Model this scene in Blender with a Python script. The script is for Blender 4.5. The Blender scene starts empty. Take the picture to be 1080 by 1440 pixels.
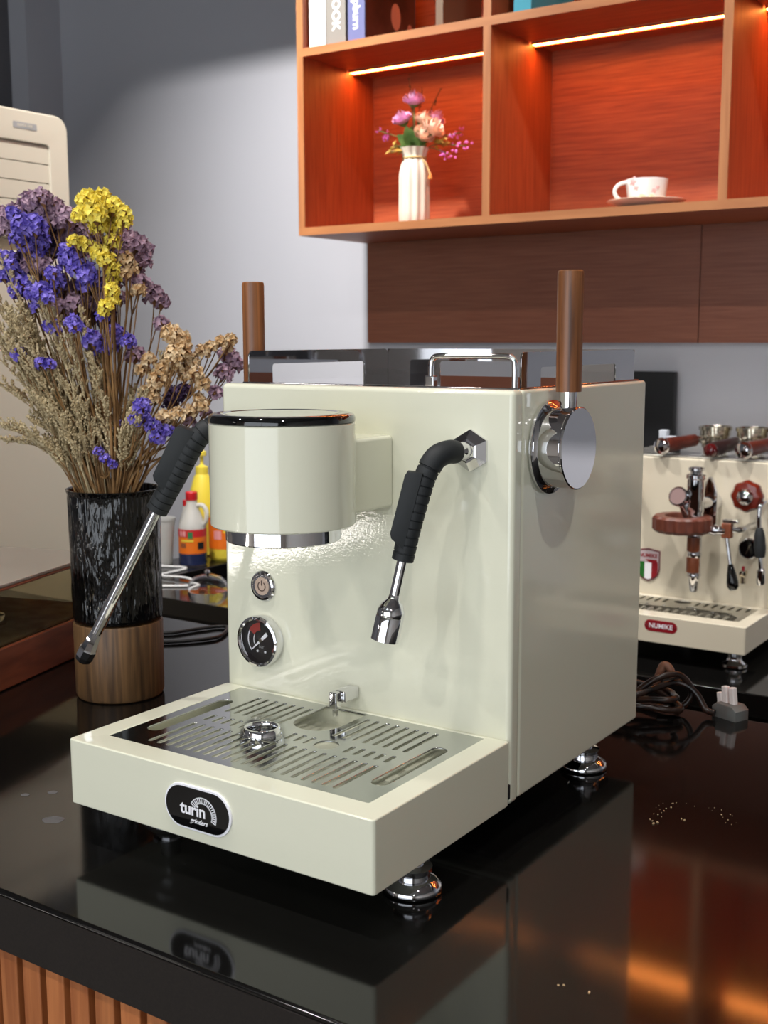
import bpy, bmesh, math, random
from mathutils import Vector, Matrix
R = random.Random(7)
PI = math.pi
S = bpy.context.scene
C = S.collection

# ------------------------------------------------------------------ camera
cam_d = bpy.data.cameras.new('camera')
cam = bpy.data.objects.new('camera', cam_d); C.objects.link(cam)
CP = Vector((0.73774, -0.82300, 0.40964))
pitch, yaw, roll = 0.144638, -0.59656, -0.002445
fw = Vector((math.sin(yaw)*math.cos(pitch), math.cos(yaw)*math.cos(pitch), -math.sin(pitch)))
rt = Vector((math.cos(yaw), -math.sin(yaw), 0))
up = rt.cross(fw)
r2 = rt*math.cos(roll)+up*math.sin(roll); u2 = -rt*math.sin(roll)+up*math.cos(roll)
cam.matrix_world = Matrix(((r2.x, u2.x, -fw.x, CP.x), (r2.y, u2.y, -fw.y, CP.y), (r2.z, u2.z, -fw.z, CP.z), (0, 0, 0, 1)))
cam_d.sensor_fit = 'VERTICAL'; cam_d.sensor_height = 24.0; cam_d.sensor_width = 18.0
cam_d.lens = 1678.04/1440*24
cam_d.clip_start = 0.02; cam_d.clip_end = 60
cam_d.dof.use_dof = True; cam_d.dof.focus_distance = 1.0; cam_d.dof.aperture_fstop = 10
S.camera = cam

# ------------------------------------------------------------------ world, lights, exposure
w = bpy.data.worlds.new('world'); S.world = w; w.use_nodes = True
w.node_tree.nodes['Background'].inputs[0].default_value = (0.80, 0.88, 1.0, 1)
w.node_tree.nodes['Background'].inputs[1].default_value = 1.0
vs = S.view_settings
vs.view_transform = 'Standard'; vs.look = 'None'; vs.exposure = 0.0; vs.gamma = 1.0; vs.use_curve_mapping = False

FLOOR = -0.95; CEIL = 1.85; WY = 1.75; WX = -2.26

def area(name, loc, target, size, power, color=(1, 1, 1), shape='DISK', size_y=None, spread=180):
    l = bpy.data.lights.new(name, 'AREA'); l.shape = shape; l.size = size
    if size_y: l.size_y = size_y
    l.energy = power; l.color = color; l.spread = math.radians(spread)
    o = bpy.data.objects.new(name, l); C.objects.link(o)
    o.location = loc
    d = Vector(target)-Vector(loc)
    o.rotation_euler = d.to_track_quat('-Z', 'Y').to_euler()
    return o

# ceiling downlights (x, y, power): a row over the counter, a row that washes the back wall, one row behind the camera
DOWN = [(-0.62, -0.42, 8), (0.22, -0.42, 8), (1.10, -0.42, 7),
        (-1.02, 0.776, 14.5), (0.05, 0.776, 6), (1.05, 0.776, 10),
        (-1.2, -1.9, 10), (0.2, -1.9, 10), (1.7, -1.9, 10)]
for (x, y, p) in DOWN:
    wash = y > 0      # the row by the back wall is tilted at the shelf
    area('downlight', (x, y, CEIL-0.035), (x, y+(.50 if wash else 0), CEIL-1.035), 0.07, p, (1.0, 0.96, 0.92), spread=(92 if wash else 150))
# the shop window behind the camera lets daylight in
area('window_daylight', (0.6, -3.42, 0.45), (0.6, 0, 0.35), 3.4, 48, (0.93, 0.97, 1.0), 'RECTANGLE', 2.0)

# ------------------------------------------------------------------ materials
def lin(c):
    f = lambda v: v/12.92 if v <= 0.04045 else ((v+0.055)/1.055)**2.4
    return tuple(f(v/255) for v in c)+(1,)
MATS = {}
def mat(name, rgb, rough=0.5, metal=0, coat=0, spec=0.5, bump=None, trans=0, ior=1.45, emit=None, var=None, alpha=1):
    m = bpy.data.materials.new(name); m.use_nodes = True; nt = m.node_tree
    b = nt.nodes['Principled BSDF']
    b.inputs['Base Color'].default_value = lin(rgb); b.inputs['Roughness'].default_value = rough
    b.inputs['Metallic'].default_value = metal; b.inputs['Coat Weight'].default_value = coat
    b.inputs['Coat Roughness'].default_value = 0.04
    b.inputs['Specular IOR Level'].default_value = spec; b.inputs['IOR'].default_value = ior
    b.inputs['Transmission Weight'].default_value = trans; b.inputs['Alpha'].default_value = alpha
    if emit:
        b.inputs['Emission Color'].default_value = lin(emit[0]); b.inputs['Emission Strength'].default_value = emit[1]
    if bump or var:
        tc = nt.nodes.new('ShaderNodeTexCoord')
        if bump:
            sc, st, dist = bump[:3]
            n = nt.nodes.new('ShaderNodeTexNoise'); n.inputs['Scale'].default_value = sc; n.inputs['Detail'].default_value = 3
            mp = nt.nodes.new('ShaderNodeMapping')
            if len(bump) > 3: mp.inputs['Scale'].default_value = bump[3]
            nt.links.new(tc.outputs['Object'], mp.inputs[0]); nt.links.new(mp.outputs[0], n.inputs['Vector'])
            bp = nt.nodes.new('ShaderNodeBump'); bp.inputs['Strength'].default_value = st; bp.inputs['Distance'].default_value = dist
            nt.links.new(n.outputs['Fac'], bp.inputs['Height']); nt.links.new(bp.outputs[0], b.inputs['Normal'])
            if coat: nt.links.new(bp.outputs[0], b.inputs['Coat Normal'])
        if var:   # second colour, scale
            n = nt.nodes.new('ShaderNodeTexNoise'); n.inputs['Scale'].default_value = var[1]; n.inputs['Detail'].default_value = 4
            nt.links.new(tc.outputs['Object'], n.inputs['Vector'])
            cr = nt.nodes.new('ShaderNodeValToRGB'); cr.color_ramp.elements[0].position = 0.38; cr.color_ramp.elements[1].position = 0.65
            cr.color_ramp.elements[0].color = lin(rgb); cr.color_ramp.elements[1].color = lin(var[0])
            nt.links.new(n.outputs['Fac'], cr.inputs[0]); nt.links.new(cr.outputs[0], b.inputs['Base Color'])
    MATS[name] = m
    return m
def wood(name, c1, c2, stretch=(1, 1, 0.08), scale=60, rough=0.4, coat=0.0, bump=0.15, rnd=0.0):
    m = bpy.data.materials.new(name); m.use_nodes = True; nt = m.node_tree; b = nt.nodes['Principled BSDF']
    tc = nt.nodes.new('ShaderNodeTexCoord'); mp = nt.nodes.new('ShaderNodeMapping'); mp.inputs['Scale'].default_value = stretch
    oi = nt.nodes.new('ShaderNodeObjectInfo')
    ad = nt.nodes.new('ShaderNodeVectorMath'); ad.operation = 'ADD'
    sc = nt.nodes.new('ShaderNodeMath'); sc.operation = 'MULTIPLY'; sc.inputs[1].default_value = 7.0
    nt.links.new(oi.outputs['Random'], sc.inputs[0])
    nt.links.new(tc.outputs['Object'], mp.inputs[0]); nt.links.new(mp.outputs[0], ad.inputs[0]); nt.links.new(sc.outputs[0], ad.inputs[1])
    n = nt.nodes.new('ShaderNodeTexNoise'); n.inputs['Scale'].default_value = scale; n.inputs['Detail'].default_value = 6; n.inputs['Distortion'].default_value = 0.4
    nt.links.new(ad.outputs[0], n.inputs['Vector'])
    cr = nt.nodes.new('ShaderNodeValToRGB'); cr.color_ramp.elements[0].position = 0.32; cr.color_ramp.elements[1].position = 0.68
    cr.color_ramp.elements[0].color = lin(c1); cr.color_ramp.elements[1].color = lin(c2)
    nt.links.new(n.outputs['Fac'], cr.inputs[0])
    out = cr.outputs[0]
    if rnd:
        hs = nt.nodes.new('ShaderNodeHueSaturation'); mr = nt.nodes.new('ShaderNodeMapRange')
        mr.inputs['To Min'].default_value = 1-rnd; mr.inputs['To Max'].default_value = 1+rnd
        nt.links.new(oi.outputs['Random'], mr.inputs['Value']); nt.links.new(mr.outputs[0], hs.inputs['Value'])
        nt.links.new(out, hs.inputs['Color']); out = hs.outputs[0]
    nt.links.new(out, b.inputs['Base Color'])
    bp = nt.nodes.new('ShaderNodeBump'); bp.inputs['Strength'].default_value = bump; bp.inputs['Distance'].default_value = 0.001
    nt.links.new(n.outputs['Fac'], bp.inputs['Height']); nt.links.new(bp.outputs[0], b.inputs['Normal'])
    b.inputs['Roughness'].default_value = rough; b.inputs['Coat Weight'].default_value = coat
    MATS[name] = m
    return m

CREAM = mat('cream_enamel', (222, 222, 201), 0.45, coat=1.0, bump=(380, 0.07, 0.0006))
CREAM2 = mat('ivory_enamel', (214, 205, 184), 0.3, coat=0.6, bump=(200, 0.04, 0.0005))
CHROME = mat('chrome', (225, 225, 228), 0.04, 1.0)
STEEL = mat('polished_steel', (196, 198, 196), 0.09, 1.0, bump=(90, 0.03, 0.0005))
MIRROR = mat('mirror_steel', (205, 205, 208), 0.035, 1.0)
BRUSHED = mat('brushed_steel', (196, 194, 186), 0.32, 1.0)
BRASS = mat('pale_brass', (205, 196, 176), 0.16, 1.0)
BLACKGLOSS = mat('black_gloss', (8, 8, 9), 0.06, coat=0.5)
RUBBER = mat('black_rubber', (30, 33, 35), 0.62)
BLACKPL = mat('black_plastic', (16, 16, 18), 0.4)
DARK = mat('dark_void', (10, 10, 10), 0.8)
WHITE = mat('white_print', (240, 240, 245), 0.4)
WALNUT = wood('walnut', (76, 42, 20), (158, 100, 56), (1, 1, 0.03), 170, 0.42, 0.15, rnd=0.05)
GRANITE = mat('black_granite', (9, 9, 9), 0.085, spec=0.55, var=((16, 15, 14), 900))
GRANITE_E = mat('black_granite_edge', (26, 22, 20), 0.38, var=((34, 29, 26), 500))
SLATW = wood('teak_slat', (150, 84, 44), (190, 118, 68), (1, 1, 0.05), 110, 0.45, rnd=0.10)
SLATB = wood('teak_back', (48, 24, 12), (62, 32, 16), (1, 1, 0.05), 110, 0.7)
SHELFW = wood('red_teak', (142, 62, 32), (172, 86, 48), (0.05, 1, 1), 190, 0.5)
SHELFV = wood('red_teak_vertical', (138, 60, 31), (162, 80, 44), (1, 1, 0.06), 130, 0.5)
EDGEW = wood('teak_edge', (146, 90, 52), (172, 114, 70), (0.06, 1, 0.5), 60, 0.5)
EDGEV = wood('teak_edge_vertical', (146, 90, 52), (172, 114, 70), (1, 1, 0.06), 60, 0.5)
PANELW = wood('panel_teak', (128, 72, 50), (146, 88, 64), (0.04, 1, 1), 190, 0.4)
CASEW = wood('case_wood', (92, 44, 26), (120, 64, 40), (0.15, 0.15, 1), 80, 0.4, 0.1)
BASEW = wood('acacia', (58, 40, 24), (112, 82, 50), (1, 1, 0.045), 190, 0.5, rnd=0.05)
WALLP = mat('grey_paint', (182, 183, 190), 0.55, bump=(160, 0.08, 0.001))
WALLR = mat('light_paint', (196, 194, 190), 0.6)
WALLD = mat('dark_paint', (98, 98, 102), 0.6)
CEILM = mat('ceiling_paint', (122, 120, 118), 0.8)
FLOORM = mat('floor_concrete', (92, 88, 84), 0.45, var=((104, 100, 95), 3))
ACM = mat('air_conditioner_plastic', (198, 190, 173), 0.45)
ACG = mat('air_conditioner_groove', (150, 140, 122), 0.6)
GREYPR = mat('grey_print', (150, 150, 150), 0.5)

# ------------------------------------------------------------------ mesh helpers
WL = {}
def wl(o): return WL.get(o.name, Vector((0, 0, 0)))
def mk(name, bm, m, parent=None, org=None, smooth=False, angle=35, wn=False):
    if parent is not None: org = wl(parent)
    elif org is None:
        xs = [v.co for v in bm.verts]
        org = Vector(((min(v.x for v in xs)+max(v.x for v in xs))/2, (min(v.y for v in xs)+max(v.y for v in xs))/2, min(v.z for v in xs)))
    org = Vector(org)
    bmesh.ops.translate(bm, verts=bm.verts[:], vec=-org)
    me = bpy.data.meshes.new(name); bm.to_mesh(me); bm.free()
    if smooth:
        for p in me.polygons: p.use_smooth = True
        me.set_sharp_from_angle(angle=math.radians(angle))
    me.materials.append(m)
    o = bpy.data.objects.new(name, me); C.objects.link(o)
    if parent is not None: o.parent = parent
    else: o.location = org
    if wn:
        w_ = o.modifiers.new('weighted', 'WEIGHTED_NORMAL'); w_.weight = 100; w_.keep_sharp = False
    WL[o.name] = org
    return o
def tag(o, label, cat=None, group=None, kind=None):
    o['label'] = label
    if cat: o['category'] = cat
    if group: o['group'] = group
    if kind: o['kind'] = kind
    return o
def thing(name, loc, label, cat, group=None):
    o = bpy.data.objects.new(name, None); C.objects.link(o); o.location = loc; o.empty_display_size = 0.02
    WL[o.name] = Vector(loc)
    return tag(o, label, cat, group)
def struct(o, label=None):
    o['kind'] = 'structure'
    if label: o['label'] = label
    return o
def xf(bm, verts, M): bmesh.ops.transform(bm, matrix=M, verts=verts)
def bbox(bm, x0, x1, y0, y1, z0, z1, bev=0, seg=2, M=None):
    r = bmesh.ops.create_cube(bm, size=1)
    vs_ = r['verts']
    bmesh.ops.scale(bm, vec=(x1-x0, y1-y0, z1-z0), verts=vs_)
    bmesh.ops.translate(bm, vec=((x0+x1)/2, (y0+y1)/2, (z0+z1)/2), verts=vs_)
    if bev:
        es = list({e for v in vs_ for e in v.link_edges})
        rr = bmesh.ops.bevel(bm, geom=es, offset=bev, segments=seg, profile=0.5, affect='EDGES')
        vs_ = list({v for f in rr['faces'] for v in f.verts} | {v for v in vs_ if v.is_valid})
    if M: xf(bm, vs_, M)
    return vs_
def box(name, x0, x1, y0, y1, z0, z1, m, parent=None, bev=0, seg=2, M=None, org=None):
    bm = bmesh.new(); bbox(bm, x0, x1, y0, y1, z0, z1, bev, seg, M)
    return mk(name, bm, m, parent, org, smooth=bev > 0, angle=180, wn=bev > 0)
def blathe(bm, prof, M=None, seg=32, cap=True, fn=None):
    rings = []
    vs_ = []
    for k, (r, z) in enumerate(prof):
        ring = []
        for i in range(seg):
            a = 2*PI*i/seg
            rr = r if fn is None else fn(r, a, z, k)
            ring.append(bm.verts.new((rr*math.cos(a), rr*math.sin(a), z)))
        rings.append(ring); vs_ += ring
    for a, b in zip(rings, rings[1:]):
        for i in range(seg):
            j = (i+1) % seg
            bm.faces.new((a[i], a[j], b[j], b[i]))
    if cap:
        if prof[0][0] > 1e-6: bm.faces.new(list(reversed(rings[0])))
        if prof[-1][0] > 1e-6: bm.faces.new(rings[-1])
    if M: xf(bm, vs_, M)
    bmesh.ops.recalc_face_normals(bm, faces=bm.faces[:])
    return vs_
def T(x, y, z): return Matrix.Translation((x, y, z))
def AX(d):   # matrix taking +Z to direction d
    return Vector(d).to_track_quat('Z', 'Y').to_matrix().to_4x4()
def lathe(name, prof, loc, m, parent=None, d=(0, 0, 1), seg=32, cap=True, fn=None, angle=35, org=None, spin=0):
    bm = bmesh.new(); blathe(bm, prof, T(*loc) @ AX(d) @ Matrix.Rotation(spin, 4, 'Z'), seg, cap, fn)
    return mk(name, bm, m, parent, org, True, angle)
def smoothpath(pts, n=6):
    P = [Vector(p) for p in pts]
    if len(P) < 3: return P
    out = []
    for i in range(len(P)-1):
        p0 = P[i-1] if i > 0 else P[i]*2-P[i+1]
        p1, p2 = P[i], P[i+1]
        p3 = P[i+2] if i+2 < len(P) else P[i+1]*2-P[i]
        for k in range(n):
            t = k/n
            out.append(0.5*((2*p1)+(p2-p0)*t+(2*p0-5*p1+4*p2-p3)*t*t+(3*p1-p0-3*p2+p3)*t**3))
    out.append(P[-1])
    return out
def btube(bm, path, rad, seg=10, cap=True):
    n = len(path); rings = []
    up_ = None
    for i, p in enumerate(path):
        t = (path[min(i+1, n-1)]-path[max(i-1, 0)])
        if t.length < 1e-9: t = Vector((0, 0, 1))
        t.normalize()
        if up_ is None:
            up_ = t.orthogonal().normalized()
        else:
            up_ = (up_-t*up_.dot(t))
            up_ = up_.normalized() if up_.length > 1e-6 else t.orthogonal().normalized()
        b = t.cross(up_)
        r = rad[i] if isinstance(rad, (list, tuple)) else rad
        rings.append([bm.verts.new(p+(up_*math.cos(2*PI*k/seg)+b*math.sin(2*PI*k/seg))*r) for k in range(seg)])
    for a, b in zip(rings, rings[1:]):
        for i in range(seg):
            j = (i+1) % seg
            bm.faces.new((a[i], a[j], b[j], b[i]))
    if cap:
        bm.faces.new(list(reversed(rings[0]))); bm.faces.new(rings[-1])
def tube(name, pts, rad, m, parent=None, seg=12, n=6, org=None, cap=True):
    bm = bmesh.new(); btube(bm, smoothpath(pts, n) if n else [Vector(p) for p in pts], rad, seg, cap)
    return mk(name, bm, m, parent, org, True, 50)
def resample(path, step):
    out = [path[0].copy()]; acc = 0
    for a, b in zip(path, path[1:]):
        L = (b-a).length
        while acc+L >= step and L > 1e-9:
            t = (step-acc)/L
            a = a+(b-a)*t; out.append(a.copy()); L = (b-a).length; acc = 0
        acc += L
    return out
def torus(name, R1, r1, loc, m, parent=None, d=(0, 0, 1), seg=40, s2=10):
    bm = bmesh.new(); M = T(*loc) @ AX(d)
    rings = []
    for i in range(seg):
        a = 2*PI*i/seg
        rings.append([bm.verts.new(M @ Vector(((R1+r1*math.cos(2*PI*k/s2))*math.cos(a), (R1+r1*math.cos(2*PI*k/s2))*math.sin(a), r1*math.sin(2*PI*k/s2)))) for k in range(s2)])
    for i in range(seg):
        a, b = rings[i], rings[(i+1) % seg]
        for k in range(s2):
            j = (k+1) % s2
            bm.faces.new((a[k], b[k], b[j], a[j]))
    return mk(name, bm, m, parent, None, True, 60)
def obround(cx, cy, lx, ly, n=6):
    r = min(lx, ly)/2; pts = []
    hx, hy = lx/2-r, ly/2-r
    for q, (sx, sy) in enumerate(((1, 1), (-1, 1), (-1, -1), (1, -1))):
        for k in range(n+1):
            a = PI/2*(q+k/n)
            pts.append((cx+sx*hx+r*math.cos(a), cy+sy*hy+r*math.sin(a)))
    return pts
def rrect(x0, x1, y0, y1, r, n=5):
    pts = []
    for q, (cx, cy) in enumerate(((x1-r, y1-r), (x0+r, y1-r), (x0+r, y0+r), (x1-r, y0+r))):
        for k in range(n+1):
            a = PI/2*(q+k/n); pts.append((cx+r*math.cos(a), cy+r*math.sin(a)))
    return pts
def curve_mesh(loops, half, bev=0):
    cu = bpy.data.curves.new('tmp', 'CURVE'); cu.dimensions = '2D'; cu.fill_mode = 'BOTH'; cu.extrude = half
    cu.bevel_depth = bev; cu.bevel_resolution = 1
    for lp in loops:
        sp = cu.splines.new('POLY'); sp.points.add(len(lp)-1)
        for p, q in zip(sp.points, lp): p.co = (q[0], q[1], 0, 1)
        sp.use_cyclic_u = True
    o = bpy.data.objects.new('tmp', cu); C.objects.link(o)
    bpy.context.view_layer.update()
    me = bpy.data.meshes.new_from_object(o.evaluated_get(bpy.context.evaluated_depsgraph_get()))
    bpy.data.objects.remove(o); bpy.data.curves.remove(cu)
    bm = bmesh.new(); bm.from_mesh(me); bpy.data.meshes.remove(me)
    bmesh.ops.remove_doubles(bm, verts=bm.verts[:], dist=1e-6)
    return bm
def plate(name, loops, thick, M, m, parent=None, bev=0, org=None):
    bm = curve_mesh(loops, thick/2-bev, bev); xf(bm, bm.verts[:], M)
    return mk(name, bm, m, parent, org, bev > 0, 180, wn=bev > 0)
def text(name, body, size, M, m, parent, ext=0.0002, off=0.0, shear=0, align='CENTER', sp=1.0):
    cu = bpy.data.curves.new('tmp', 'FONT'); cu.body = body; cu.size = size; cu.extrude = ext; cu.offset = off
    cu.align_x = align; cu.align_y = 'CENTER'; cu.shear = shear; cu.resolution_u = 3; cu.space_character = sp
    o = bpy.data.objects.new('tmp', cu); C.objects.link(o); bpy.context.view_layer.update()
    me = bpy.data.meshes.new_from_object(o.evaluated_get(bpy.context.evaluated_depsgraph_get()))
    bpy.data.objects.remove(o); bpy.data.curves.remove(cu)
    bm = bmesh.new(); bm.from_mesh(me); bpy.data.meshes.remove(me)
    xf(bm, bm.verts[:], M)
    return mk(name, bm, m, parent)
# orientation matrices: local XY of a plate onto a wall that faces -Y (front) or +X (right)
FRONT = Matrix(((1, 0, 0, 0), (0, 0, -1, 0), (0, 1, 0, 0), (0, 0, 0, 1)))
RIGHT = Matrix(((0, 0, 1, 0), (1, 0, 0, 0), (0, 1, 0, 0), (0, 0, 0, 1)))

# ================================================================== THE ROOM
XR, YF = 3.2, -3.5
struct(box('floor', WX-.1, XR+.1, YF-.1, WY+.1, FLOOR-.1, FLOOR, FLOORM))
struct(box('ceiling', WX-.1, XR+.1, YF-.1, WY+.1, CEIL, CEIL+.1, CEILM))
struct(box('wall_back', WX-.1, XR+.1, WY, WY+.1, FLOOR, CEIL, WALLP))
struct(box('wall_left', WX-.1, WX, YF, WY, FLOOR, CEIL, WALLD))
struct(box('wall_right', XR, XR+.1, YF, WY, FLOOR, CEIL, WALLR))
bm = bmesh.new()
for q in ((WX, -1.15, FLOOR, CEIL), (2.35, XR, FLOOR, CEIL), (-1.15, 2.35, FLOOR, -.6), (-1.15, 2.35, 1.5, CEIL)):
    bbox(bm, q[0], q[1], YF-.1, YF, q[2], q[3])
struct(mk('wall_front', bm, WALLR))
wf = box('window_1', -1.15, 2.35, YF-.075, YF-.06, -.6, 1.5, mat('window_glass', (240, 245, 250), 0.02, trans=1.0, ior=1.0)); struct(wf)
for i, (a, b, c, d) in enumerate(((-1.15, -1.10, -.6, 1.5), (.57, .63, -.6, 1.5), (2.30, 2.35, -.6, 1.5), (-1.15, 2.35, -.6, -.55), (-1.15, 2.35, 1.45, 1.5))):
    box('window_frame', a, b, YF-.1, YF-.03, c, d, BLACKPL, wf)
# unseen dropped beam, placed to shade the upper back wall, and the corner pilaster
struct(box('trim_1', WX, XR, 1.25, 1.33, 1.487, CEIL, CEILM))
struct(box('trim_2', WX, WX+.075, 1.62, WY, FLOOR, CEIL, WALLP))

# downlight fittings
for (x, y, p) in DOWN:
    t = thing('ceiling_downlight', (x, y, CEIL-.03), 'round recessed white ceiling downlight above the bar', 'downlight', 'ceiling downlights')
    lathe('housing', [(.052, 0), (.066, 0), (.066, .03), (.052, .03), (.052, 0)], (x, y, CEIL-.03), WHITE, t, cap=False)

# linear lamps on the left wall of the customer area (they show as streaks in the glossy enamel)
LAMPW = mat('lamp_diffuser', (255, 255, 255), 0.4, emit=((255, 248, 240), 22))
for (nm, y0_, y1_, z0_, z1_, lab) in (('wall_lamp', -3.46, -2.40, -.445, -.385, 'long white linear wall lamp at table height on the left wall'), ('wall_lamp', -3.25, -2.62, 1.075, 1.120, 'long white linear wall lamp high on the left wall')):
    t = thing(nm, (WX+.02, (y0_+y1_)/2, z0_), lab, 'lamp')
    box('housing', WX+.0005, WX+.022, y0_-.01, y1_+.01, z0_-.006, z1_+.006, WHITE, t, bev=.002)
    box('diffuser', WX+.0222, WX+.030, y0_, y1_, z0_, z1_, LAMPW, t, bev=.002)

# ================================================================== FRONT COUNTER
CX0, CX1, CY0, CY1 = -1.30, 1.35, -0.286, 0.430
wt = thing('worktop', ((CX0+CX1)/2, (CY0+CY1)/2, -.049), 'polished black stone worktop under the large cream machine', 'worktop')
box('slab', CX0, CX1, CY0, CY1, -.049, 0, GRANITE, wt, bev=.0035, seg=3)
box('front_apron', CX0+.001, CX1-.001, CY0-.0012, CY0-.0001, -.0470, -.0038, GRANITE_E, wt)
bc = thing('bar_counter', ((CX0+CX1)/2, 0, FLOOR), 'bar counter front clad in upright teak slats under the black worktop', 'counter')
box('carcass', CX0+.03, CX1-.03, CY0+.045, CY1-.02, FLOOR, -.0495, SLATB, bc)
x = CX0+.035; first = None
while x < CX1-.055:
    if first is None:
        first = box('slat', x, x+.0205, CY0+.018, CY0+.0455, FLOOR+.002, -.0497, SLATW, bc, bev=.0015, seg=1); x00 = x
    else:
        c = first.copy(); C.objects.link(c); c.parent = bc; c.location = (x-x00, 0, 0)
    x += .0268

# ================================================================== BACK COUNTER
BZ = -.18; BY0 = 1.12
bw = thing('back_worktop', (0, 1.43, BZ-.04), 'black stone worktop of the back counter along the wall', 'worktop')
bm = curve_mesh([[(-1.52, BY0), (2.2, BY0), (2.2, WY-.002), (-1.52, WY-.002)], rrect(-1.362, -.86, 1.30, 1.66, .02)], .018, .002)
xf(bm, bm.verts[:], T(0, 0, BZ-.02)); mk('slab', bm, GRANITE, bw, smooth=True, angle=180, wn=True)
sk = thing('sink', (-1.11, 1.48, BZ-.2), 'dark sink basin sunk in the back counter behind the machine', 'sink')
bm = bmesh.new()
x0, x1, y0, y1, zt, zb = -1.372, -.85, 1.29, 1.67, BZ-.0405, BZ-.2
for q in ((x0, x1, y0, y1, zb, zb+.01), (x0, x0+.008, y0, y1, zb, zt), (x1-.008, x1, y0, y1, zb, zt), (x0, x1, y0, y0+.008, zb, zt), (x0, x1, y1-.008, y1, zb, zt)): bbox(bm, *q)
mk('basin', bm, BLACKPL, sk)
lathe('drain', [(.0, .0), (.03, 0), (.035, .004), (.02, .006), (0, .006)], (-1.11, 1.48, zb+.01), CHROME, sk, cap=False)
bcab = thing('back_cabinet', (.3, 1.45, FLOOR), 'dark cabinet carrying the back counter, seen across the aisle', 'cabinet')
BCM = mat('cabinet_dark', (30, 26, 24), 0.5)
bm = bmesh.new(); bbox(bm, -1.5, 2.15, BY0+.03, BY0+.05, FLOOR, BZ-.0405); bbox(bm, -1.5, -1.48, BY0+.05, WY-.01, FLOOR, BZ-.0405); bbox(bm, 2.13, 2.15, BY0+.05, WY-.01, FLOOR, BZ-.0405); bbox(bm, -1.48, 2.13, BY0+.05, WY-.01, FLOOR, FLOOR+.08)
mk('carcass', bm, BCM, bcab)
for i in range(6):
    d = box('door', -1.49+i*.6, -.90+i*.6, BY0+.012, BY0+.0295, FLOOR+.1, BZ-.06, BCM, bcab, bev=.002)
    box('handle', -.96+i*.6, -.945+i*.6, BY0, BY0+.012, -.45, -.33, BRUSHED, d)

# ================================================================== WALL SHELF
SY = 1.456
sh = thing('wall_shelf', (.2, 1.6, .65), 'red teak wall shelf with open lit compartments above the back counter', 'shelf')
ZR = [.650, 1.054, 1.458]; TH = .018
XD = [-1.0515, -.556, -.044, .47, .98, 1.49]
for z in ZR:
    b = box('shelf_board', XD[0], XD[-1]+TH, SY+.003, WY-.002, z, z+TH, SHELFW, sh)
    box('edge_band', XD[0], XD[-1]+TH, SY, SY+.0029, z, z+TH, EDGEW, b)
for i, x in enumerate(XD):
    for a, b_ in zip(ZR, ZR[1:]):
        p = box('side_panel' if i in (0, 5) else 'divider', x, x+TH, SY+.003, WY-.008, a+TH, b_, SHELFV, sh)
        box('edge_band', x, x+TH, SY, SY+.0029, a+TH, b_, EDGEV, p)
for x0, x1 in zip(XD, XD[1:]):
    for a, b_ in zip(ZR, ZR[1:]):
        box('back_panel', x0+TH, x1, WY-.0075, WY-.002, a+TH, b_, SHELFW, sh)
LEDM = mat('led_strip_glow', (255, 214, 150), 0.4, emit=((255, 150, 70), 54))
for k, (x0, x1) in enumerate(zip(XD, XD[1:])):
    for zz in ZR[1:]:
        l = box('led_strip', x0+TH+.004, x1-.004, 1.6365, 1.650, zz-.006, zz-.0002, LEDM, sh)
        box('led_channel', x0+TH+.002, x1-.002, 1.6505, 1.654, zz-.008, zz-.0002, SHELFW, l)
        box('led_channel', x0+TH+.002, x1-.002, 1.6325, 1.6360, zz-.0060, zz-.0002, SHELFW, l)  # front lip added to keep the strip's light off the board underside
# teak panels under the shelf
for i, (a, b_) in enumerate(((-1.050, -.1725), (-.1705, .707), (.709, 1.5))):
    struct(box('trim_%d' % (3+i), a, b_, WY-.014, WY-.0002, .398, .6495, PANELW))

# ================================================================== MAIN ESPRESSO MACHINE (front face y=0, x 0..0.30)
MW, MD, MH, MB = .300, .270, .369, .033
TY, TZ = -.1923, .0876
em = thing('espresso_machine', (.15, .04, 0), 'large pale cream espresso machine with walnut levers on the black worktop', 'espresso machine')
box('body_shell', .0005, MW, .0175, MD, MB, MH, CREAM, em, bev=.003, seg=3)
box('front_panel', -.001, MW+.001, 0, .0165, MB-.001, MH+.0005, CREAM, em, bev=.0045, seg=4)
box('shadow_gap', .003, MW-.003, .0160, .0180, MB+.003, MH-.003, DARK, em)
box('tray_gap', MW-.004, MW+.0013, -.0014, .0012, .0385, .0505, DARK, em)  # dark block standing for the shaded gap between tray and body
box('bottom_plate', .02, MW-.02, .03, MD-.02, MB-.006, MB-.0002, BLACKPL, em)
# drip tray: frame + floor
GX0, GX1, GY0, GY1 = .019, .281, -.170, -.0035
bm = curve_mesh([rrect(0, MW, TY, -.0012, .0022, 3), rrect(GX0, GX1, GY0, GY1, .002, 3)], (TZ-MB)/2-.0012, .0012)
xf(bm, bm.verts[:], T(0, 0, (TZ+MB)/2))
bbox(bm, .004, MW-.004, TY+.004, -.004, MB+.0005, MB+.038)
tray = mk('drip_tray', bm, CREAM, em, smooth=True, angle=180, wn=True)
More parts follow.
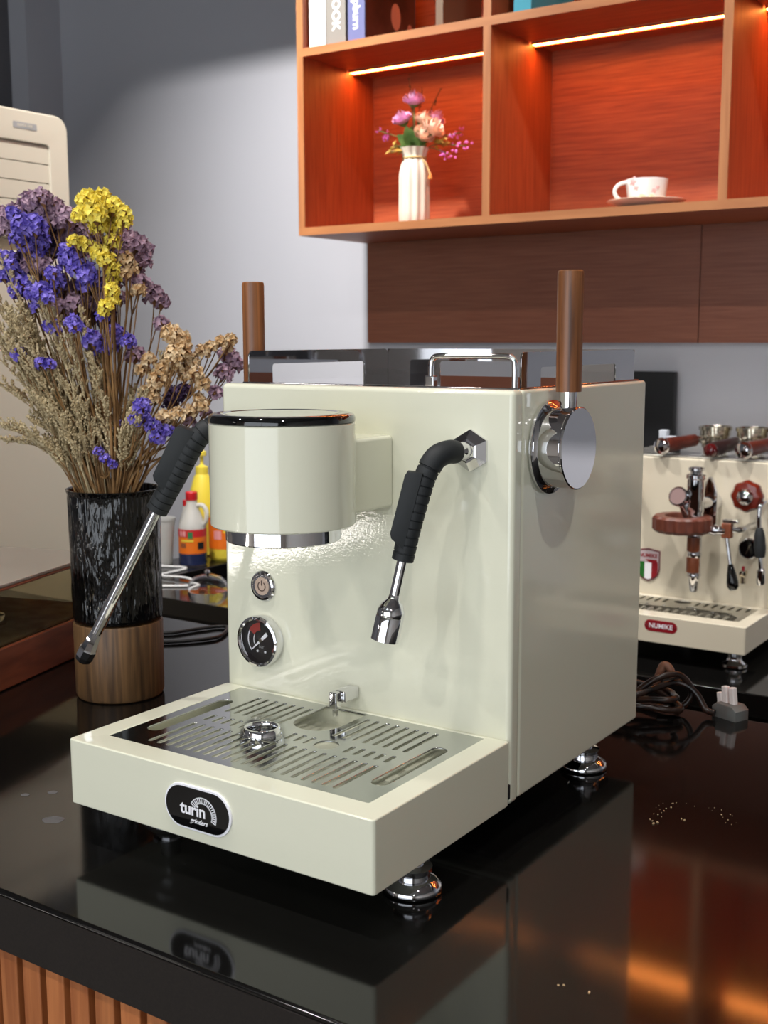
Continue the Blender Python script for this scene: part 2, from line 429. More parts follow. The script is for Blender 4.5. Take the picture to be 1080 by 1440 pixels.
# slotted drip grid
loops = [rrect(GX0+.0006, GX1-.0006, GY0+.0006, GY1-.0006, .002, 3)]
px = .0098
for i in range(20):
    x = .0565+i*px
    loops.append(obround(x, -.1320, .0046, .0560))
for i in range(20):
    x = .0565+i*px
    if .118 < x < .168 or x > .249: pass
    elif x < .118: loops.append(obround(x, -.0440, .0046, .0480))
    else: loops.append(obround(x, -.0420, .0046, .0520))
for i in range(20):
    x = .0565+i*px
    if .168 < x < .196 or abs(x-.129) < .014: continue
    loops.append(obround(x, -.0870, .0046, .0160))
loops.append(obround(.0375, -.0900, .0150, .1000))
loops.append(obround(.2640, -.0900, .0150, .0950))
bx = [(.121, -.0068), (.165, -.0068)]
loops.append([(.165, -.0068), (.121, -.0068)]+[(.143-.022*math.cos(PI*k/10), -.046-.022*math.sin(PI*k/10)) for k in range(11)])
loops.append([(.182+.0105*math.cos(2*PI*k/20), -.0880+.0105*math.sin(2*PI*k/20)) for k in range(20)])
grid = plate('drip_grid', loops, .0016, T(0, 0, TZ-.0014), STEEL, em)
# clear film on the grid opening and the small chrome ring standing on the grid
bm = bmesh.new()
blathe(bm, [(.0125, 0), (.0160, 0), (.0166, .003), (.0160, .0070), (.0148, .0092), (.0130, .0094), (.0120, .0080), (.0117, .004), (.0125, 0)], T(.128, -.103, TZ-.0004), 40, False)
rg = mk('chrome_ring', bm, CHROME, None, (.128, -.103, TZ-.0005), True, 40)
tag(rg, 'small chrome ring standing on the slotted drip grid', 'ring')
# badge
BX, BZZ = .1410, .0595
bd = plate('badge', [obround(BX, BZZ, .0665, .0345, 10)], .0028, T(0, TY-.0013, 0) @ FRONT, WHITE, em, bev=.0004)
plate('badge_face', [obround(BX, BZZ, .0635, .0315, 10)], .0006, T(0, TY-.0029, 0) @ FRONT, BLACKGLOSS, bd)
BF = T(0, TY-.0033, 0) @ FRONT
text('badge_word', 'turin', .0135, BF @ T(BX-.0040, BZZ-.0010, 0), WHITE, bd, ext=.00015, off=.00028, sp=.98)
text('badge_script', 'grinders', .0052, BF @ T(BX+.0018, BZZ-.0093, 0), WHITE, bd, ext=.00015, off=.0001, shear=.35)
ac, az, ro, ri = BX+.0060, BZZ-.0030, .0138, .0088
arc = lambda r, a0, a1, n=24: [(ac+r*math.cos(a0+(a1-a0)*k/n), az+r*math.sin(a0+(a1-a0)*k/n)) for k in range(n+1)]
A0, A1 = -.35, PI-.55
plate('badge_arch', [arc(ro, A0, A1)+list(reversed(arc(ro-.0008, A0, A1)))], .0003, BF, WHITE, bd)
plate('badge_arch', [arc(ri+.0009, A0, A1)+list(reversed(arc(ri, A0, A1)))], .0003, BF, WHITE, bd)
bm = bmesh.new()
for k in range(20):
    a = A0+(A1-A0)*k/19
    c = (ro+ri)/2
    bbox(bm, -(ro-ri)/2, (ro-ri)/2, -.00032, .00032, -.00015, .00015, M=BF @ T(ac+c*math.cos(a), az+c*math.sin(a), 0) @ Matrix.Rotation(a, 4, 'Z'))
mk('badge_arch_bars', bm, WHITE, bd)
# group head: cream drum on a cream neck, black cap, chrome shower ring
GXc, GYc, GR = .150, -.0985, .0570
gh = lathe('group_head', [(.040, .2655), (.0560, .2655), (GR, .2665), (GR, .3445), (.0562, .3455), (.030, .3455)], (GXc, GYc, 0), CREAM, em, seg=64)
box('neck', .1118, .1882, GYc+.02, .0005, .2700, .3300, CREAM, gh, bev=.003, seg=2)
lathe('cap', [(.0, .3456), (.0562, .3456), (.0572, .3462), (.0572, .3490), (.0560, .3514), (.0530, .3526), (.0470, .3526), (.0452, .3518), (.0, .3518)], (GXc, GYc, 0), BLACKGLOSS, gh, seg=64, cap=False)
lathe('cap_inlay', [(0, .3519), (.0436, .3519), (.0436, .3523), (0, .3523)], (GXc, GYc, 0), MIRROR, gh, seg=64, cap=False)
lathe('shower_ring', [(.0, .2560), (.0395, .2560), (.0395, .2530), (.0445, .2530), (.0455, .2540), (.0455, .2656), (.0, .2656)], (GXc, GYc, 0), CHROME, gh, seg=64, cap=False)
# power button
pb = lathe('power_button', [(.0142, 0), (.0142, .0012), (.0130, .0028), (.0112, .0032), (.0108, .0026), (0, .0026)], (.046, -.0002, .186), CHROME, em, d=(0, -1, 0), seg=32)
lathe('button_face', [(.0082, .0020), (.0082, .0031), (.0, .0031)], (.046, -.0002, .186), mat('button_beige', (196, 176, 160), 0.35, 0.5), pb, d=(0, -1, 0), seg=32)
IB = T(.046, -.0035, .186) @ FRONT
g = lambda r, a0, a1, n=18: [(r*math.cos(a0+(a1-a0)*k/n), r*math.sin(a0+(a1-a0)*k/n)) for k in range(n+1)]
BROWNPR = mat('icon_brown', (86, 66, 58), 0.5)
plate('power_icon', [g(.0047, PI/2+.6, PI*2.5-.6)+list(reversed(g(.0037, PI/2+.6, PI*2.5-.6))), [(-.0005, .0008), (.0005, .0008), (.0005, .0056), (-.0005, .0056)]], .0003, IB, BROWNPR, pb)
# pressure gauge
GGx, GGz = .0450, .1355
gg = lathe('pressure_gauge', [(.0232, 0), (.0238, .004), (.0240, .0085), (.0232, .0105), (.0212, .0112), (.0200, .0098), (.0197, .0030)], (GGx, -.0001, GGz), CHROME, em, d=(0, -1, 0), seg=48, cap=False)
lathe('dial', [(.0200, .0012), (.0200, .0032), (0, .0032)], (GGx, -.0001, GGz), mat('dial_black', (30, 24, 25), 0.35), gg, d=(0, -1, 0), seg=40)
GM = T(GGx, -.0038, GGz) @ FRONT
REDP = mat('dial_red', (150, 52, 44), 0.5)
def band(name, r0, r1, a0, a1, m): plate(name, [g(r1, a0, a1, 14)+list(reversed(g(r0, a0, a1, 14)))], .0003, GM, m, gg)
band('scale_arc', .0150, .0160, math.radians(150), math.radians(222), WHITE)
band('scale_arc', .0085, .0092, math.radians(150), math.radians(215), WHITE)
band('scale_arc', .0092, .0165, math.radians(95), math.radians(150), REDP)
band('scale_arc', .0152, .0164, math.radians(40), math.radians(75), WHITE)
band('scale_arc', .0152, .0168, math.radians(-35), math.radians(25), REDP)
ndl = plate('needle', [[(-.0135, -.0004), (-.0015, -.0011), (.0100, -.0018), (.0105, .0018), (-.0015, .0011), (-.0135, .0004)]], .0004, T(GGx, -.0048, GGz) @ FRONT @ Matrix.Rotation(math.radians(42), 4, 'Z'), WHITE, gg)
lathe('needle_hub', [(.0018, 0), (.0018, .002), (0, .002)], (GGx, -.0038, GGz), BRASS, gg, d=(0, -1, 0), seg=14)
for dx in (-.0045, .0045):
    lathe('dial_screw', [(.0011, 0), (.0011, .0008), (0, .0008)], (GGx+dx, -.0034, GGz-.0105), WHITE, gg, d=(0, -1, 0), seg=10)
text('dial_print', 'bar', .0045, T(GGx, -.0037, GGz-.0060) @ FRONT, GREYPR, gg)
lathe('lens', [(.0198, .0092), (.0198, .0098), (0, .0100)], (GGx, -.0001, GGz), mat('lens_glass', (255, 255, 255), 0.0, trans=1.0, ior=1.08), gg, d=(0, -1, 0), seg=40)
# drain spout above the tray
sp = box('spout', .1405, .1525, -.0220, .0002, .0985, .1090, CHROME, em, bev=.0018)
box('spout_block', .1395, .1475, -.0275, -.0195, .0930, .1085, CHROME, sp, bev=.0012)
lathe('spout_tip', [(.0022, 0), (.0026, .002), (.0026, .0075), (.0020, .0080)], (.1435, -.0235, .0868), CHROME, sp, seg=14)
# feet
def foot(x, y, par, z0=0, k=1.0, top=MB-.0004):
    return lathe('foot', [(.0195*k, z0), (.0222*k, z0+.0012), (.0226*k, z0+.0035), (.0215*k, z0+.0065), (.0170*k, z0+.0100), (.0135*k, z0+.0115), (.0130*k, z0+.0145), (.0150*k, z0+.0165), (.0150*k, z0+.0195), (.0085*k, z0+.0210), (.0085*k, top)], (x, y, 0), CHROME, par, seg=36)
for fx, fy in ((.030, -.112), (.280, -.112), (.025, .235), (.277, .196)): foot(fx, fy, em)
# hexagonal tap escutcheons, wands with ribbed sleeves
def wand(x, z, path, tipkind, R1, R2, end):
    h = lathe('wand_joint', [(.0172, 0), (.0170, .0022), (.0098, .0075), (.0080, .0082), (.0062, .0150), (.0055, .0155)], (x, -.0001, z), CHROME, em, d=(0, -1, 0), seg=6, angle=10, spin=PI/2)
    lathe('ball', [(.0052, .006), (.0066, .0085), (.0072, .0125), (.0066, .0165), (.0052, .0190), (.0052, .0280)], (x, 0, z), CHROME, h, d=(0, -1, .05), seg=20)
    sm = resample(smoothpath(path, 14), .00042)
    n = len(sm); rad = []
    for i in range(n):
        s = i*.00042; L = n*.00042
        r = R1
        if s > .034:
            r = R1*(.90 if (s % .0068) < .0011 else 1.0)
            if s < .040: r *= 1.0
        if s < .004: r = R1*(.75+.25*math.sqrt(max(0, 1-(1-s/.004)**2)))
        if s < .034: r *= 1.06
        rad.append(r)
    bm = bmesh.new(); btube(bm, sm, rad, 16)
    sl = mk('sleeve', bm, RUBBER, h, smooth=True, angle=55)
    a = sm[-1]; e = Vector(end); d = (e-a).normalized()
    tube('pipe', [a-d*.01, a+(e-a)*.5, e], R2, CHROME, h, n=2, seg=18)
    return h, sl, sm, d, e
h, sl, sm, d, e = wand(.263, .321, [(.2628, -.022, .3214), (.2612, -.034, .3222), (.2575, -.0455, .3180), (.2530, -.0520, .3055), (.2490, -.0550, .2900), (.2430, -.0580, .2660), (.2372, -.0605, .2390)], 'bell', .0088, .0043, (.2322, -.0655, .2080))
lathe('water_tip', [(.0043, -.004), (.0050, 0), (.0085, .0035), (.0108, .0085), (.0112, .0130), (.0110, .0134), (.0112, .0138), (.0112, .0330), (.0104, .0330), (.0100, .0300), (0, .0300)], e, CHROME, h, d=d, seg=32)
def grip(name, p0, p1, side, w_, t_, par):
    p0, p1 = Vector(p0), Vector(p1); ax = (p1-p0); L = ax.length; ax.normalize(); side = Vector(side); side = (side-ax*side.dot(ax)).normalized(); nb = ax.cross(side)
    M = Matrix(((side.x, nb.x, ax.x, p0.x), (side.y, nb.y, ax.y, p0.y), (side.z, nb.z, ax.z, p0.z), (0, 0, 0, 1)))
    bm = curve_mesh([[(0, .0), (w_*.92, .0015), (w_, .004), (w_, L-.005), (w_*.85, L-.002), (.0, L+.003)]], t_/2-.0012, .0012)
    xf(bm, bm.verts[:], M @ Matrix(((1, 0, 0, 0), (0, 0, -1, 0), (0, 1, 0, 0), (0, 0, 0, 1))))
    return mk(name, bm, RUBBER, par, smooth=True, angle=40)
grip('thumb_grip', (.2530, -.0580, .3070), (.2404, -.0632, .2535), (-.85, -.45, 0), .0108, .0110, sl)
h, sl, sm, d, e = wand(.037, .321, [(.037, -.022, .3216), (.0365, -.034, .3270), (.0340, -.0460, .3320), (.0290, -.0560, .3300), (.0215, -.0620, .3190), (.0060, -.0685, .2910), (-.0120, -.0752, .2600)], 'steam', .0098, .0050, (-.0730, -.0962, .1440))
lathe('steam_tip', [(.0050, -.003), (.0056, 0), (.0075, .014), (.0086, .0165), (.0086, .0240), (.0072, .0285), (.0040, .0305), (0, .0308)], e, CHROME, h, d=d, seg=8, angle=15)
grip('thumb_grip', (.0240, -.0640, .3300), (.0010, -.0740, .2820), (-.80, -.50, .3), .0140, .0125, sl)
# side levers: chrome drum with a walnut handle
def lever(sx, x0, y, z):
    s = sx
    L = lathe('lever_drum', [(.0340, 0), (.0385, .0010), (.0385, .0030), (.0345, .0045), (.0330, .0060), (.0330, .0240), (.0336, .0248), (.0336, .0262), (.0326, .0270), (0, .0270)], (x0, y, z), CHROME, em, d=(s, 0, 0), seg=64)
    hx = x0+s*.0165
    lathe('handle_neck', [(.0082, z+.0295), (.0070, z+.0330), (.0070, z+.0480)], (hx, y, 0), CHROME, L, seg=24)
    lathe('handle', [(.0060, z+.0455), (.0103, z+.0455), (.0104, z+.0480), (.0106, z+.1380), (.0103, z+.1410), (.0092, z+.1420), (0, z+.1422)], (hx, y, 0), WALNUT, L, seg=32)
lever(1, MW+.0004, .0630, .3210)
lever(-1, -.0002, .0660, .3210)
# cup rail: mirror plates with cut-outs on three sides, wire loop at the front, steel top
RZ0, RZ1 = MH-.0008, .3985
box('top_plate', .006, MW-.006, .022, MD-.004, MH-.002, MH+.0012, MIRROR, em, bev=.0005, seg=1)
def railloop(a0, a1, c0, c1, r=.006):
    zt, zc = RZ1, RZ1-.0125
    f = lambda cx, cz, q, rr: [(cx+rr*math.cos(PI/2*(q+k/4)), cz+rr*math.sin(PI/2*(q+k/4))) for k in range(5)]
    lp = [(a0, RZ0), (c0, RZ0), (c0, zc-.003)]
    lp += [(c0+.003-.003*math.cos(PI/2*k/4), zc-.003+.003*math.sin(PI/2*k/4)) for k in range(5)]
    lp += [(c1-.003+.003*math.sin(PI/2*k/4), zc-.003+.003*math.cos(PI/2*k/4)) for k in range(5)]
    lp += [(c1, RZ0), (a1, RZ0)]
    lp += f(a1-r, zt-r, 0, r)
    lp += f(a0+r, zt-r, 1, r)
    return lp
crl = plate('cup_rail', [railloop(.028, .258, .062, .214)], .0015, T(.0085, 0, 0) @ RIGHT, MIRROR, em)
plate('rail_side', [railloop(.028, .258, .062, .214)], .0015, T(MW-.0085, 0, 0) @ RIGHT, MIRROR, crl)
plate('rail_back', [railloop(.0085, MW-.0085, .075, .225, .001)], .0015, T(0, .2590, 0) @ FRONT, MIRROR, crl)
wx0, wx1, wy, wz = .208, .2865, .0275, .3950
tube('rail_wire', [(wx0, wy, MH), (wx0, wy, wz-.008), (wx0+.002, wy, wz-.002), (wx0+.008, wy, wz), (wx0+.03, wy, wz), (wx1-.03, wy, wz), (wx1-.008, wy, wz), (wx1-.002, wy, wz-.002), (wx1, wy, wz-.008), (wx1, wy, MH)], .0024, CHROME, crl, seg=12, n=5)
box('rail_clip', wx0-.0045, wx0+.0045, wy-.0035, wy+.0035, MH, MH+.0095, CHROME, crl, bev=.0008)

# ================================================================== SECOND MACHINE on the back counter
ox, oy = .114, 1.222
m2 = thing('espresso_machine', (-.05, 1.45, BZ), 'smaller ivory espresso machine on the back counter with a red name badge', 'espresso machine')
X0, X1, Y0, Y1 = ox-.33, ox, 1.392, 1.70
z0, ztr, ztop = -.145, -.0945, .1795
box('body', X0, X1, Y0, Y1, z0, ztop, CREAM2, m2, bev=.003)
bm = curve_mesh([rrect(X0, X1, oy, Y0-.0005, .002, 3), rrect(X0+.022, X1-.022, oy+.036, Y0-.008, .002, 3)], (ztr-z0)/2-.0015, .0015)
xf(bm, bm.verts[:], T(0, 0, (ztr+z0)/2)); mk('drip_tray', bm, CREAM2, m2, smooth=True, angle=180, wn=True)
box('tray_well', X0+.010, X1-.010, oy+.010, Y0-.006, z0+.001, z0+.012, DARK, m2)  # floor coloured black so the grid slots read as shaded
lp = [rrect(X0+.0226, X1-.0226, oy+.0366, Y0-.0086, .002, 3)]
for i in range(17):
    x = X0+.036+i*.0160
    lp.append(obround(x, oy+.058, .0062, .030, 3))
    if abs(x-(-.051)) > .02: lp.append(obround(x, oy+.138, .0062, .034, 3))
    if i % 2: lp.append(obround(x-.004, oy+.095, .009, .008, 3))
lp.append([(-.051+.017*math.cos(2*PI*k/20), oy+.140+.012*math.sin(2*PI*k/20)) for k in range(20)])
lp.append([(-.020+.012*math.cos(2*PI*k/20), oy+.102+.007*math.sin(2*PI*k/20)) for k in range(20)])
plate('drip_grid', lp, .0015, T(0, 0, ztr-.0018), BRUSHED, m2)
for fx, fy in ((ox-.03, oy+.045), (X0+.03, oy+.045), (ox-.03, Y1-.04), (X0+.03, Y1-.04)):
    lathe('foot', [(.020, BZ), (.0225, BZ+.002), (.022, BZ+.006), (.015, BZ+.010), (.0125, BZ+.014), (.0125, BZ+.020), (.0145, BZ+.022), (.0145, BZ+.027), (.011, BZ+.028), (.011, z0-.0003)], (fx, fy, 0), CHROME, m2, seg=28)
REDB = mat('badge_red', (140, 22, 34), 0.35)
nb = plate('name_badge', [obround(-.0395, -.1130, .062, .021, 8)], .002, T(0, oy-.0008, 0) @ FRONT, REDB, m2, bev=.0004)
text('badge_word', 'NUMIKE', .0125, T(-.0395, oy-.0020, -.1130) @ FRONT, WHITE, nb, ext=.0002, off=.00015, sp=1.0)
for dx in (-.0265, .0265): lathe('badge_rivet', [(.0016, 0), (.0013, .0008), (0, .001)], (-.0395+dx, oy-.0018, -.1130), CHROME, nb, d=(0, -1, 0), seg=10)
# shield badge
def shield(s, cx, cz): return [(cx-.024*s, cz+.027*s), (cx, cz+.031*s), (cx+.024*s, cz+.027*s), (cx+.024*s, cz-.010*s), (cx+.021*s, cz-.021*s), (cx+.013*s, cz-.030*s), (cx, cz-.035*s), (cx-.013*s, cz-.030*s), (cx-.021*s, cz-.021*s), (cx-.024*s, cz-.010*s)]
scx, scz = -.134, -.0330
sb = plate('shield_badge', [shield(1.0, scx, scz)], .002, T(0, Y0-.0008, 0) @ FRONT, mat('shield_maroon', (110, 62, 66), 0.4), m2, bev=.0003)
plate('shield_field', [shield(.90, scx, scz)], .0004, T(0, Y0-.0022, 0) @ FRONT, mat('shield_grey', (186, 172, 176), 0.4), sb)
q = T(0, Y0-.0026, 0) @ FRONT
GREENP = mat('shield_green', (28, 104, 36), 0.45)
plate('shield_stripe', [[(scx-.0205, scz+.004), (scx-.0075, scz+.004), (scx-.0075, scz-.0285), (scx-.0135, scz-.0262), (scx-.0190, scz-.0195), (scx-.0205, scz-.0100)]], .0003, q, GREENP, sb)
plate('shield_stripe', [[(scx-.0070, scz+.002), (scx+.0070, scz+.002), (scx+.0070, scz-.0288), (scx, scz-.0312), (scx-.0070, scz-.0288)]], .0003, q, WHITE, sb)
plate('shield_stripe', [[(scx+.0075, scz+.004), (scx+.0205, scz+.004), (scx+.0205, scz-.0100), (scx+.0190, scz-.0195), (scx+.0135, scz-.0262), (scx+.0075, scz-.0285)]], .0003, q, REDB, sb)
text('shield_word', 'NUMIKE', .0105, q @ T(scx, scz+.0165, 0), REDB, sb, ext=.0002, off=.0003)
plate('shield_sash', [[(scx-.006, scz+.009), (scx+.018, scz+.009), (scx+.020, scz+.001), (scx+.002, scz+.004)]], .0003, q @ T(0, 0, .0003), REDB, sb)
# group
gx, gy = -.017, 1.318
gp = lathe('group_head', [(.013, .070), (.016, .075), (.0165, .080), (.0150, .086), (.0165, .092), (.0165, .150), (.0190, .152), (.0190, .158), (.0120, .160), (.0110, .164), (.0150, .166), (.0150, .171), (.0060, .173), (0, .173)], (gx, gy, 0), CHROME, m2, seg=20)
tube('group_neck', [(gx, gy+.005, .105), (gx+.006, gy+.04, .103), (gx+.010, Y0, .100)], .017, CHROME, gp, seg=18, n=3)
lathe('wood_collar', [(.030, .053), (.048, .050), (.054, .056), (.054, .077), (.050, .081), (.033, .081), (.031, .077), (.030, .053)], (gx-.022, gy-.005, 0), wood('collar_wood', (84, 40, 28), (112, 58, 42), (1, 1, .3), 120, .45), gp, seg=84, cap=False, fn=lambda r, a, z, k: r*(1+(.028*math.cos(14*a) if r > .045 else 0)))
lathe('collar_plate', [(0, .060), (.0302, .060), (.0302, .066), (0, .066)], (gx-.022, gy-.005, 0), CHROME, gp, seg=32, cap=False)
gz = thing
pgm = lathe('pressure_gauge', [(.0175, 0), (.0185, .003), (.0185, .012), (.0165, .0135), (.0155, .0115), (0, .0115)], (gx-.024, gy-.012, .115), CHROME, gp, d=(-.15, -.95, .32), seg=28)
lathe('dial', [(.0152, .0110), (.0152, .0122), (0, .0122)], (gx-.024, gy-.012, .115), mat('dial_rose', (142, 118, 116), 0.3), pgm, d=(-.15, -.95, .32), seg=24)
tube('gauge_stem', [(gx-.022, gy-.010, .108), (gx-.017, gy-.006, .090), (gx-.012, gy-.003, .074)], .008, CHROME, gp, n=3)
WI = wood('insert_wood', (104, 52, 30), (138, 76, 46), (1, 1, .3), 120, .45)
cl = lathe('spout_column', [(.0160, .052), (.0165, .046), (.0120, .043), (.0120, .014), (.0132, .012), (.0132, .006), (.0118, .004), (.0118, -.026), (.0130, -.028), (.0130, -.032), (.0110, -.034), (.0075, -.060), (.0060, -.062), (0, -.062)], (gx+.002, gy, 0), CHROME, gp, seg=20)
for (za, zb_) in ((.015, .042), (-.025, .003)):
    lathe('wood_insert', [(.0126, za), (.0129, za+.001), (.0129, zb_-.001), (.0126, zb_)], (gx+.0005, gy-.0012, 0), WI, cl, seg=20)
tube('side_pipe', [(gx+.012, gy, .058), (gx+.030, gy+.004, .057), (gx+.056, gy+.008, .057)], [.010]*2+[.012]*2+[.009]*3+[.011]*2+[.009]*4, CHROME, gp, n=6, seg=16)
kb = box('lever_block', gx+.050, gx+.068, gy, gy+.018, .044, .072, WI, gp, bev=.002)
box('lever_cap', gx+.0515, gx+.080, gy+.001, gy+.017, .072, .079, CHROME, kb, bev=.002)
tube('valve_stem', [(gx+.068, gy+.009, .060), (gx+.080, gy+.02, .060), (gx+.088, Y0, .062)], .006, CHROME, kb, n=3)
tube('lever_rod', [(gx+.060, gy+.004, .046), (gx+.066, gy, .018), (gx+.071, gy-.003, -.004)], .0035, CHROME, kb, n=3)
lathe('lever_knob', [(.0045, 0), (.0055, .004), (.0085, .018), (.0110, .034), (.0105, .042), (.006, .048), (0, .049)], (gx+.071, gy-.003, -.002), BLACKGLOSS, kb, d=(.17, -.05, -1), seg=20)
# dark arched mirror plate behind the group
gx -= .018
ap = [(-.014, .062), (-.014, .118)]+[(-.014+.014*(k/6), .118+.032*math.sin(PI/2*k/6)) for k in range(1, 7)]+[(.014*(k/6), .118+.032*math.cos(PI/2*k/6)) for k in range(1, 7)]+[(.014, .062)]
apl = plate('arch_plate', [[(a+gx+.030, b_) for a, b_ in ap]], .010, T(0, Y0-.030, 0) @ FRONT, CHROME, m2, bev=.001)
plate('arch_inlay', [[(a*.72+gx+.030, .004+b_*.96) for a, b_ in ap]], .0006, T(0, Y0-.0355, 0) @ FRONT, mat('bronze_mirror', (90, 56, 44), 0.15, 1.0), apl)
# valve knobs, wand, gauge
KN = mat('knob_red_wood', (106, 34, 20), 0.25, coat=0.6)
def knob(x, z, y, r):
    k_ = lathe('valve_knob', [(.006, 0), (.012, .004), (r*.85, .010), (r, .018), (r, .028), (r*.86, .035), (r*.6, .036), (0, .036)], (x, y, z), KN, m2, d=(0, -1, 0), seg=64, fn=lambda rr, a, zz, i: rr*(1+(.04*math.cos(8*a) if rr > r*.8 else 0)), angle=40)
    lathe('knob_dome', [(r*.55, .0355), (r*.50, .0420), (r*.30, .0475), (0, .0490)], (x, y, z), CHROME, k_, d=(0, -1, 0), seg=28)
    lathe('knob_stem', [(.009, 0), (.009, .020)], (x, y+.020, z), BRASS, k_, d=(0, -1, 0), seg=16)
    return k_
knob(.070, .121, Y0-.022, .029)
knob(-.170, .119, Y0-.022, .029)
sw = tube('steam_wand', [(.098, Y0-.001, .112), (.098, Y0-.045, .110), (.096, Y0-.055, .095), (.098, Y0-.055, .05), (.104, Y0-.058, -.01)], .0042, CHROME, m2, seg=12)
tube('wand_grip', [(.0975, Y0-.055, .066), (.0995, Y0-.056, .040), (.1020, Y0-.057, .012)], [.0060, .0085, .0100, .0100, .0105, .0100, .0080], RUBBER, sw, n=3)
lathe('wand_tip', [(.0045, .012), (.0075, .008), (.0080, -.014), (.0060, -.018), (0, -.018)], (.1045, Y0-.058, -.020), CHROME, sw, seg=16)
g2 = lathe('boiler_gauge', [(.0185, 0), (.0200, .004), (.0200, .012), (.0180, .0145), (.0165, .012)], (.066, Y0-.0001, .018), CHROME, m2, d=(0, -1, 0), seg=32)
lathe('dial', [(.0168, .010), (.0168, .0124), (0, .0124)], (.066, Y0-.0001, .018), BLACKGLOSS, g2, d=(0, -1, 0), seg=28)
plate('needle', [[(-.010, -.0008), (.010, -.0005), (.010, .0005), (-.010, .0008)]], .0004, T(.066, Y0-.0130, .018) @ FRONT @ Matrix.Rotation(1.2, 4, 'Z'), BRASS, g2)
rp = lathe('release_tap', [(.0040, 0), (.0040, .012), (.0065, .013), (.0065, .020), (0, .021)], (.059, Y0, -.030), BRASS, m2, d=(0, -1, 0), seg=14)
lathe('tap_spout', [(.0045, 0), (.0045, .012), (.0055, .013), (.0055, .018), (0, .018)], (.059, Y0-.016, -.030), BRASS, rp, d=(0, 0, -1), seg=12)
lathe('tap_button', [(.0028, 0), (.0028, .012), (0, .013)], (.059, Y0-.016, -.028), REDB, rp, seg=12)
# top tray of the second machine
tt = box('cup_tray', X0+.006, X1-.006, Y0+.010, Y1-.006, ztop+.0002, ztop+.003, BRUSHED, m2, bev=.0008)
for i in range(9):
    box('tray_slat', X0+.012, X1-.012, Y0+.020+i*.030, Y0+.034+i*.030, ztop+.0031, ztop+.0046, CHROME, tt)

# the next machine along the back counter, seen as a reflection in the glossy side panel
m3 = m2.copy(); C.objects.link(m3); m3.location.x += .78; WL[m3.name] = wl(m2)+Vector((.78, 0, 0))
m3['label'] = 'ivory espresso machine further right on the back counter, mirrored in the cream side panel'
for ch in list(m2.children):
    c = ch.copy(); C.objects.link(c); c.parent = m3
    for g_ in ch.children:
        k_ = g_.copy(); C.objects.link(k_); k_.parent = c

# portafilters resting on the second machine
def portafilter(end, bas, label, wm, capm, endr=.0125):
    zt = ztop+.0047
    b0 = Vector((bas[0], bas[1], zt)); e = Vector(end)
    t = thing('portafilter', b0, label, 'portafilter', 'portafilters on the second machine')
    lathe('basket', [(.010, 0), (.022, .002), (.0265, .010), (.0270, .030), (.0300, .032), (.0300, .042), (.0325, .043), (.0325, .050), (.0295, .0505), (.0280, .047), (.0270, .015), (0, .012)], b0, BRASS, t, seg=36)
    hd = b0+Vector((0, 0, .030)); dv = (e-hd); L = dv.length; dv.normalize()
    tube('neck', [hd+dv*.024, hd+dv*.040, hd+dv*.058], .0075, CHROME, t, n=2)
    n0 = hd+dv*.055
    LL = (e-n0).length
    hb = lathe('handle', [(.0090, 0), (.0120, .004), (.0130, LL*.45), (.0148, LL*.8), (.0142, LL-.004), (.0100, LL-.002)], n0, wm, t, d=dv, seg=24)
    lathe('end_cap', [(endr*.9, -.006), (endr, -.003), (endr, .0015), (endr*.80, .0075), (endr*.4, .0105), (0, .0112)], e, capm, hb, d=dv, seg=28)
PFW = wood('portafilter_wood', (66, 26, 20), (92, 40, 30), (1, 1, 1), 60, .3, .3)
DRED = mat('dark_red_knob', (74, 14, 16), 0.15, coat=0.8)
DHAN = mat('dark_handle', (40, 24, 24), 0.35, coat=.3)
portafilter((-.112, 1.385, ztop+.0215), (-.052, 1.520), 'portafilter with red-brown handle and chrome end, leftmost on the ivory machine', PFW, CHROME, .0172)
portafilter((-.015, 1.385, ztop+.0185), (.022, 1.520), 'portafilter with dark handle ending in a dark red knob, middle of three', DHAN, DRED, .0135)
portafilter((.048, 1.385, ztop+.0215), (.092, 1.525), 'portafilter with chrome ball end at the right edge of the ivory machine', PFW, CHROME, .0172)
wb = thing('plastic_clip', (-.128, 1.46, ztop+.0047), 'small white stepped plastic piece beside the leftmost portafilter', 'clip')
bm = bmesh.new(); bbox(bm, -.144, -.112, 1.452, 1.468, ztop+.0047, ztop+.036, .001); bbox(bm, -.144, -.128, 1.452, 1.468, ztop+.036, ztop+.048, .001)
mk('stepped_block', bm, mat('pale_plastic', (190, 196, 205), 0.4), wb)
box('black_foot', -.150, -.106, 1.449, 1.472, ztop+.0047, ztop+.016, BLACKPL, wb, bev=.001)
bs = thing('black_splash_panel', (-.26, 1.72, BZ), 'tall black panel leaning at the wall behind the ivory machine', 'panel')
box('board', -.36, -.214, 1.715, 1.735, BZ, .335, BLACKPL, bs, bev=.002)
box('board_stand', -.34, -.23, 1.704, 1.748, BZ, BZ+.012, BLACKPL, bs, bev=.002)

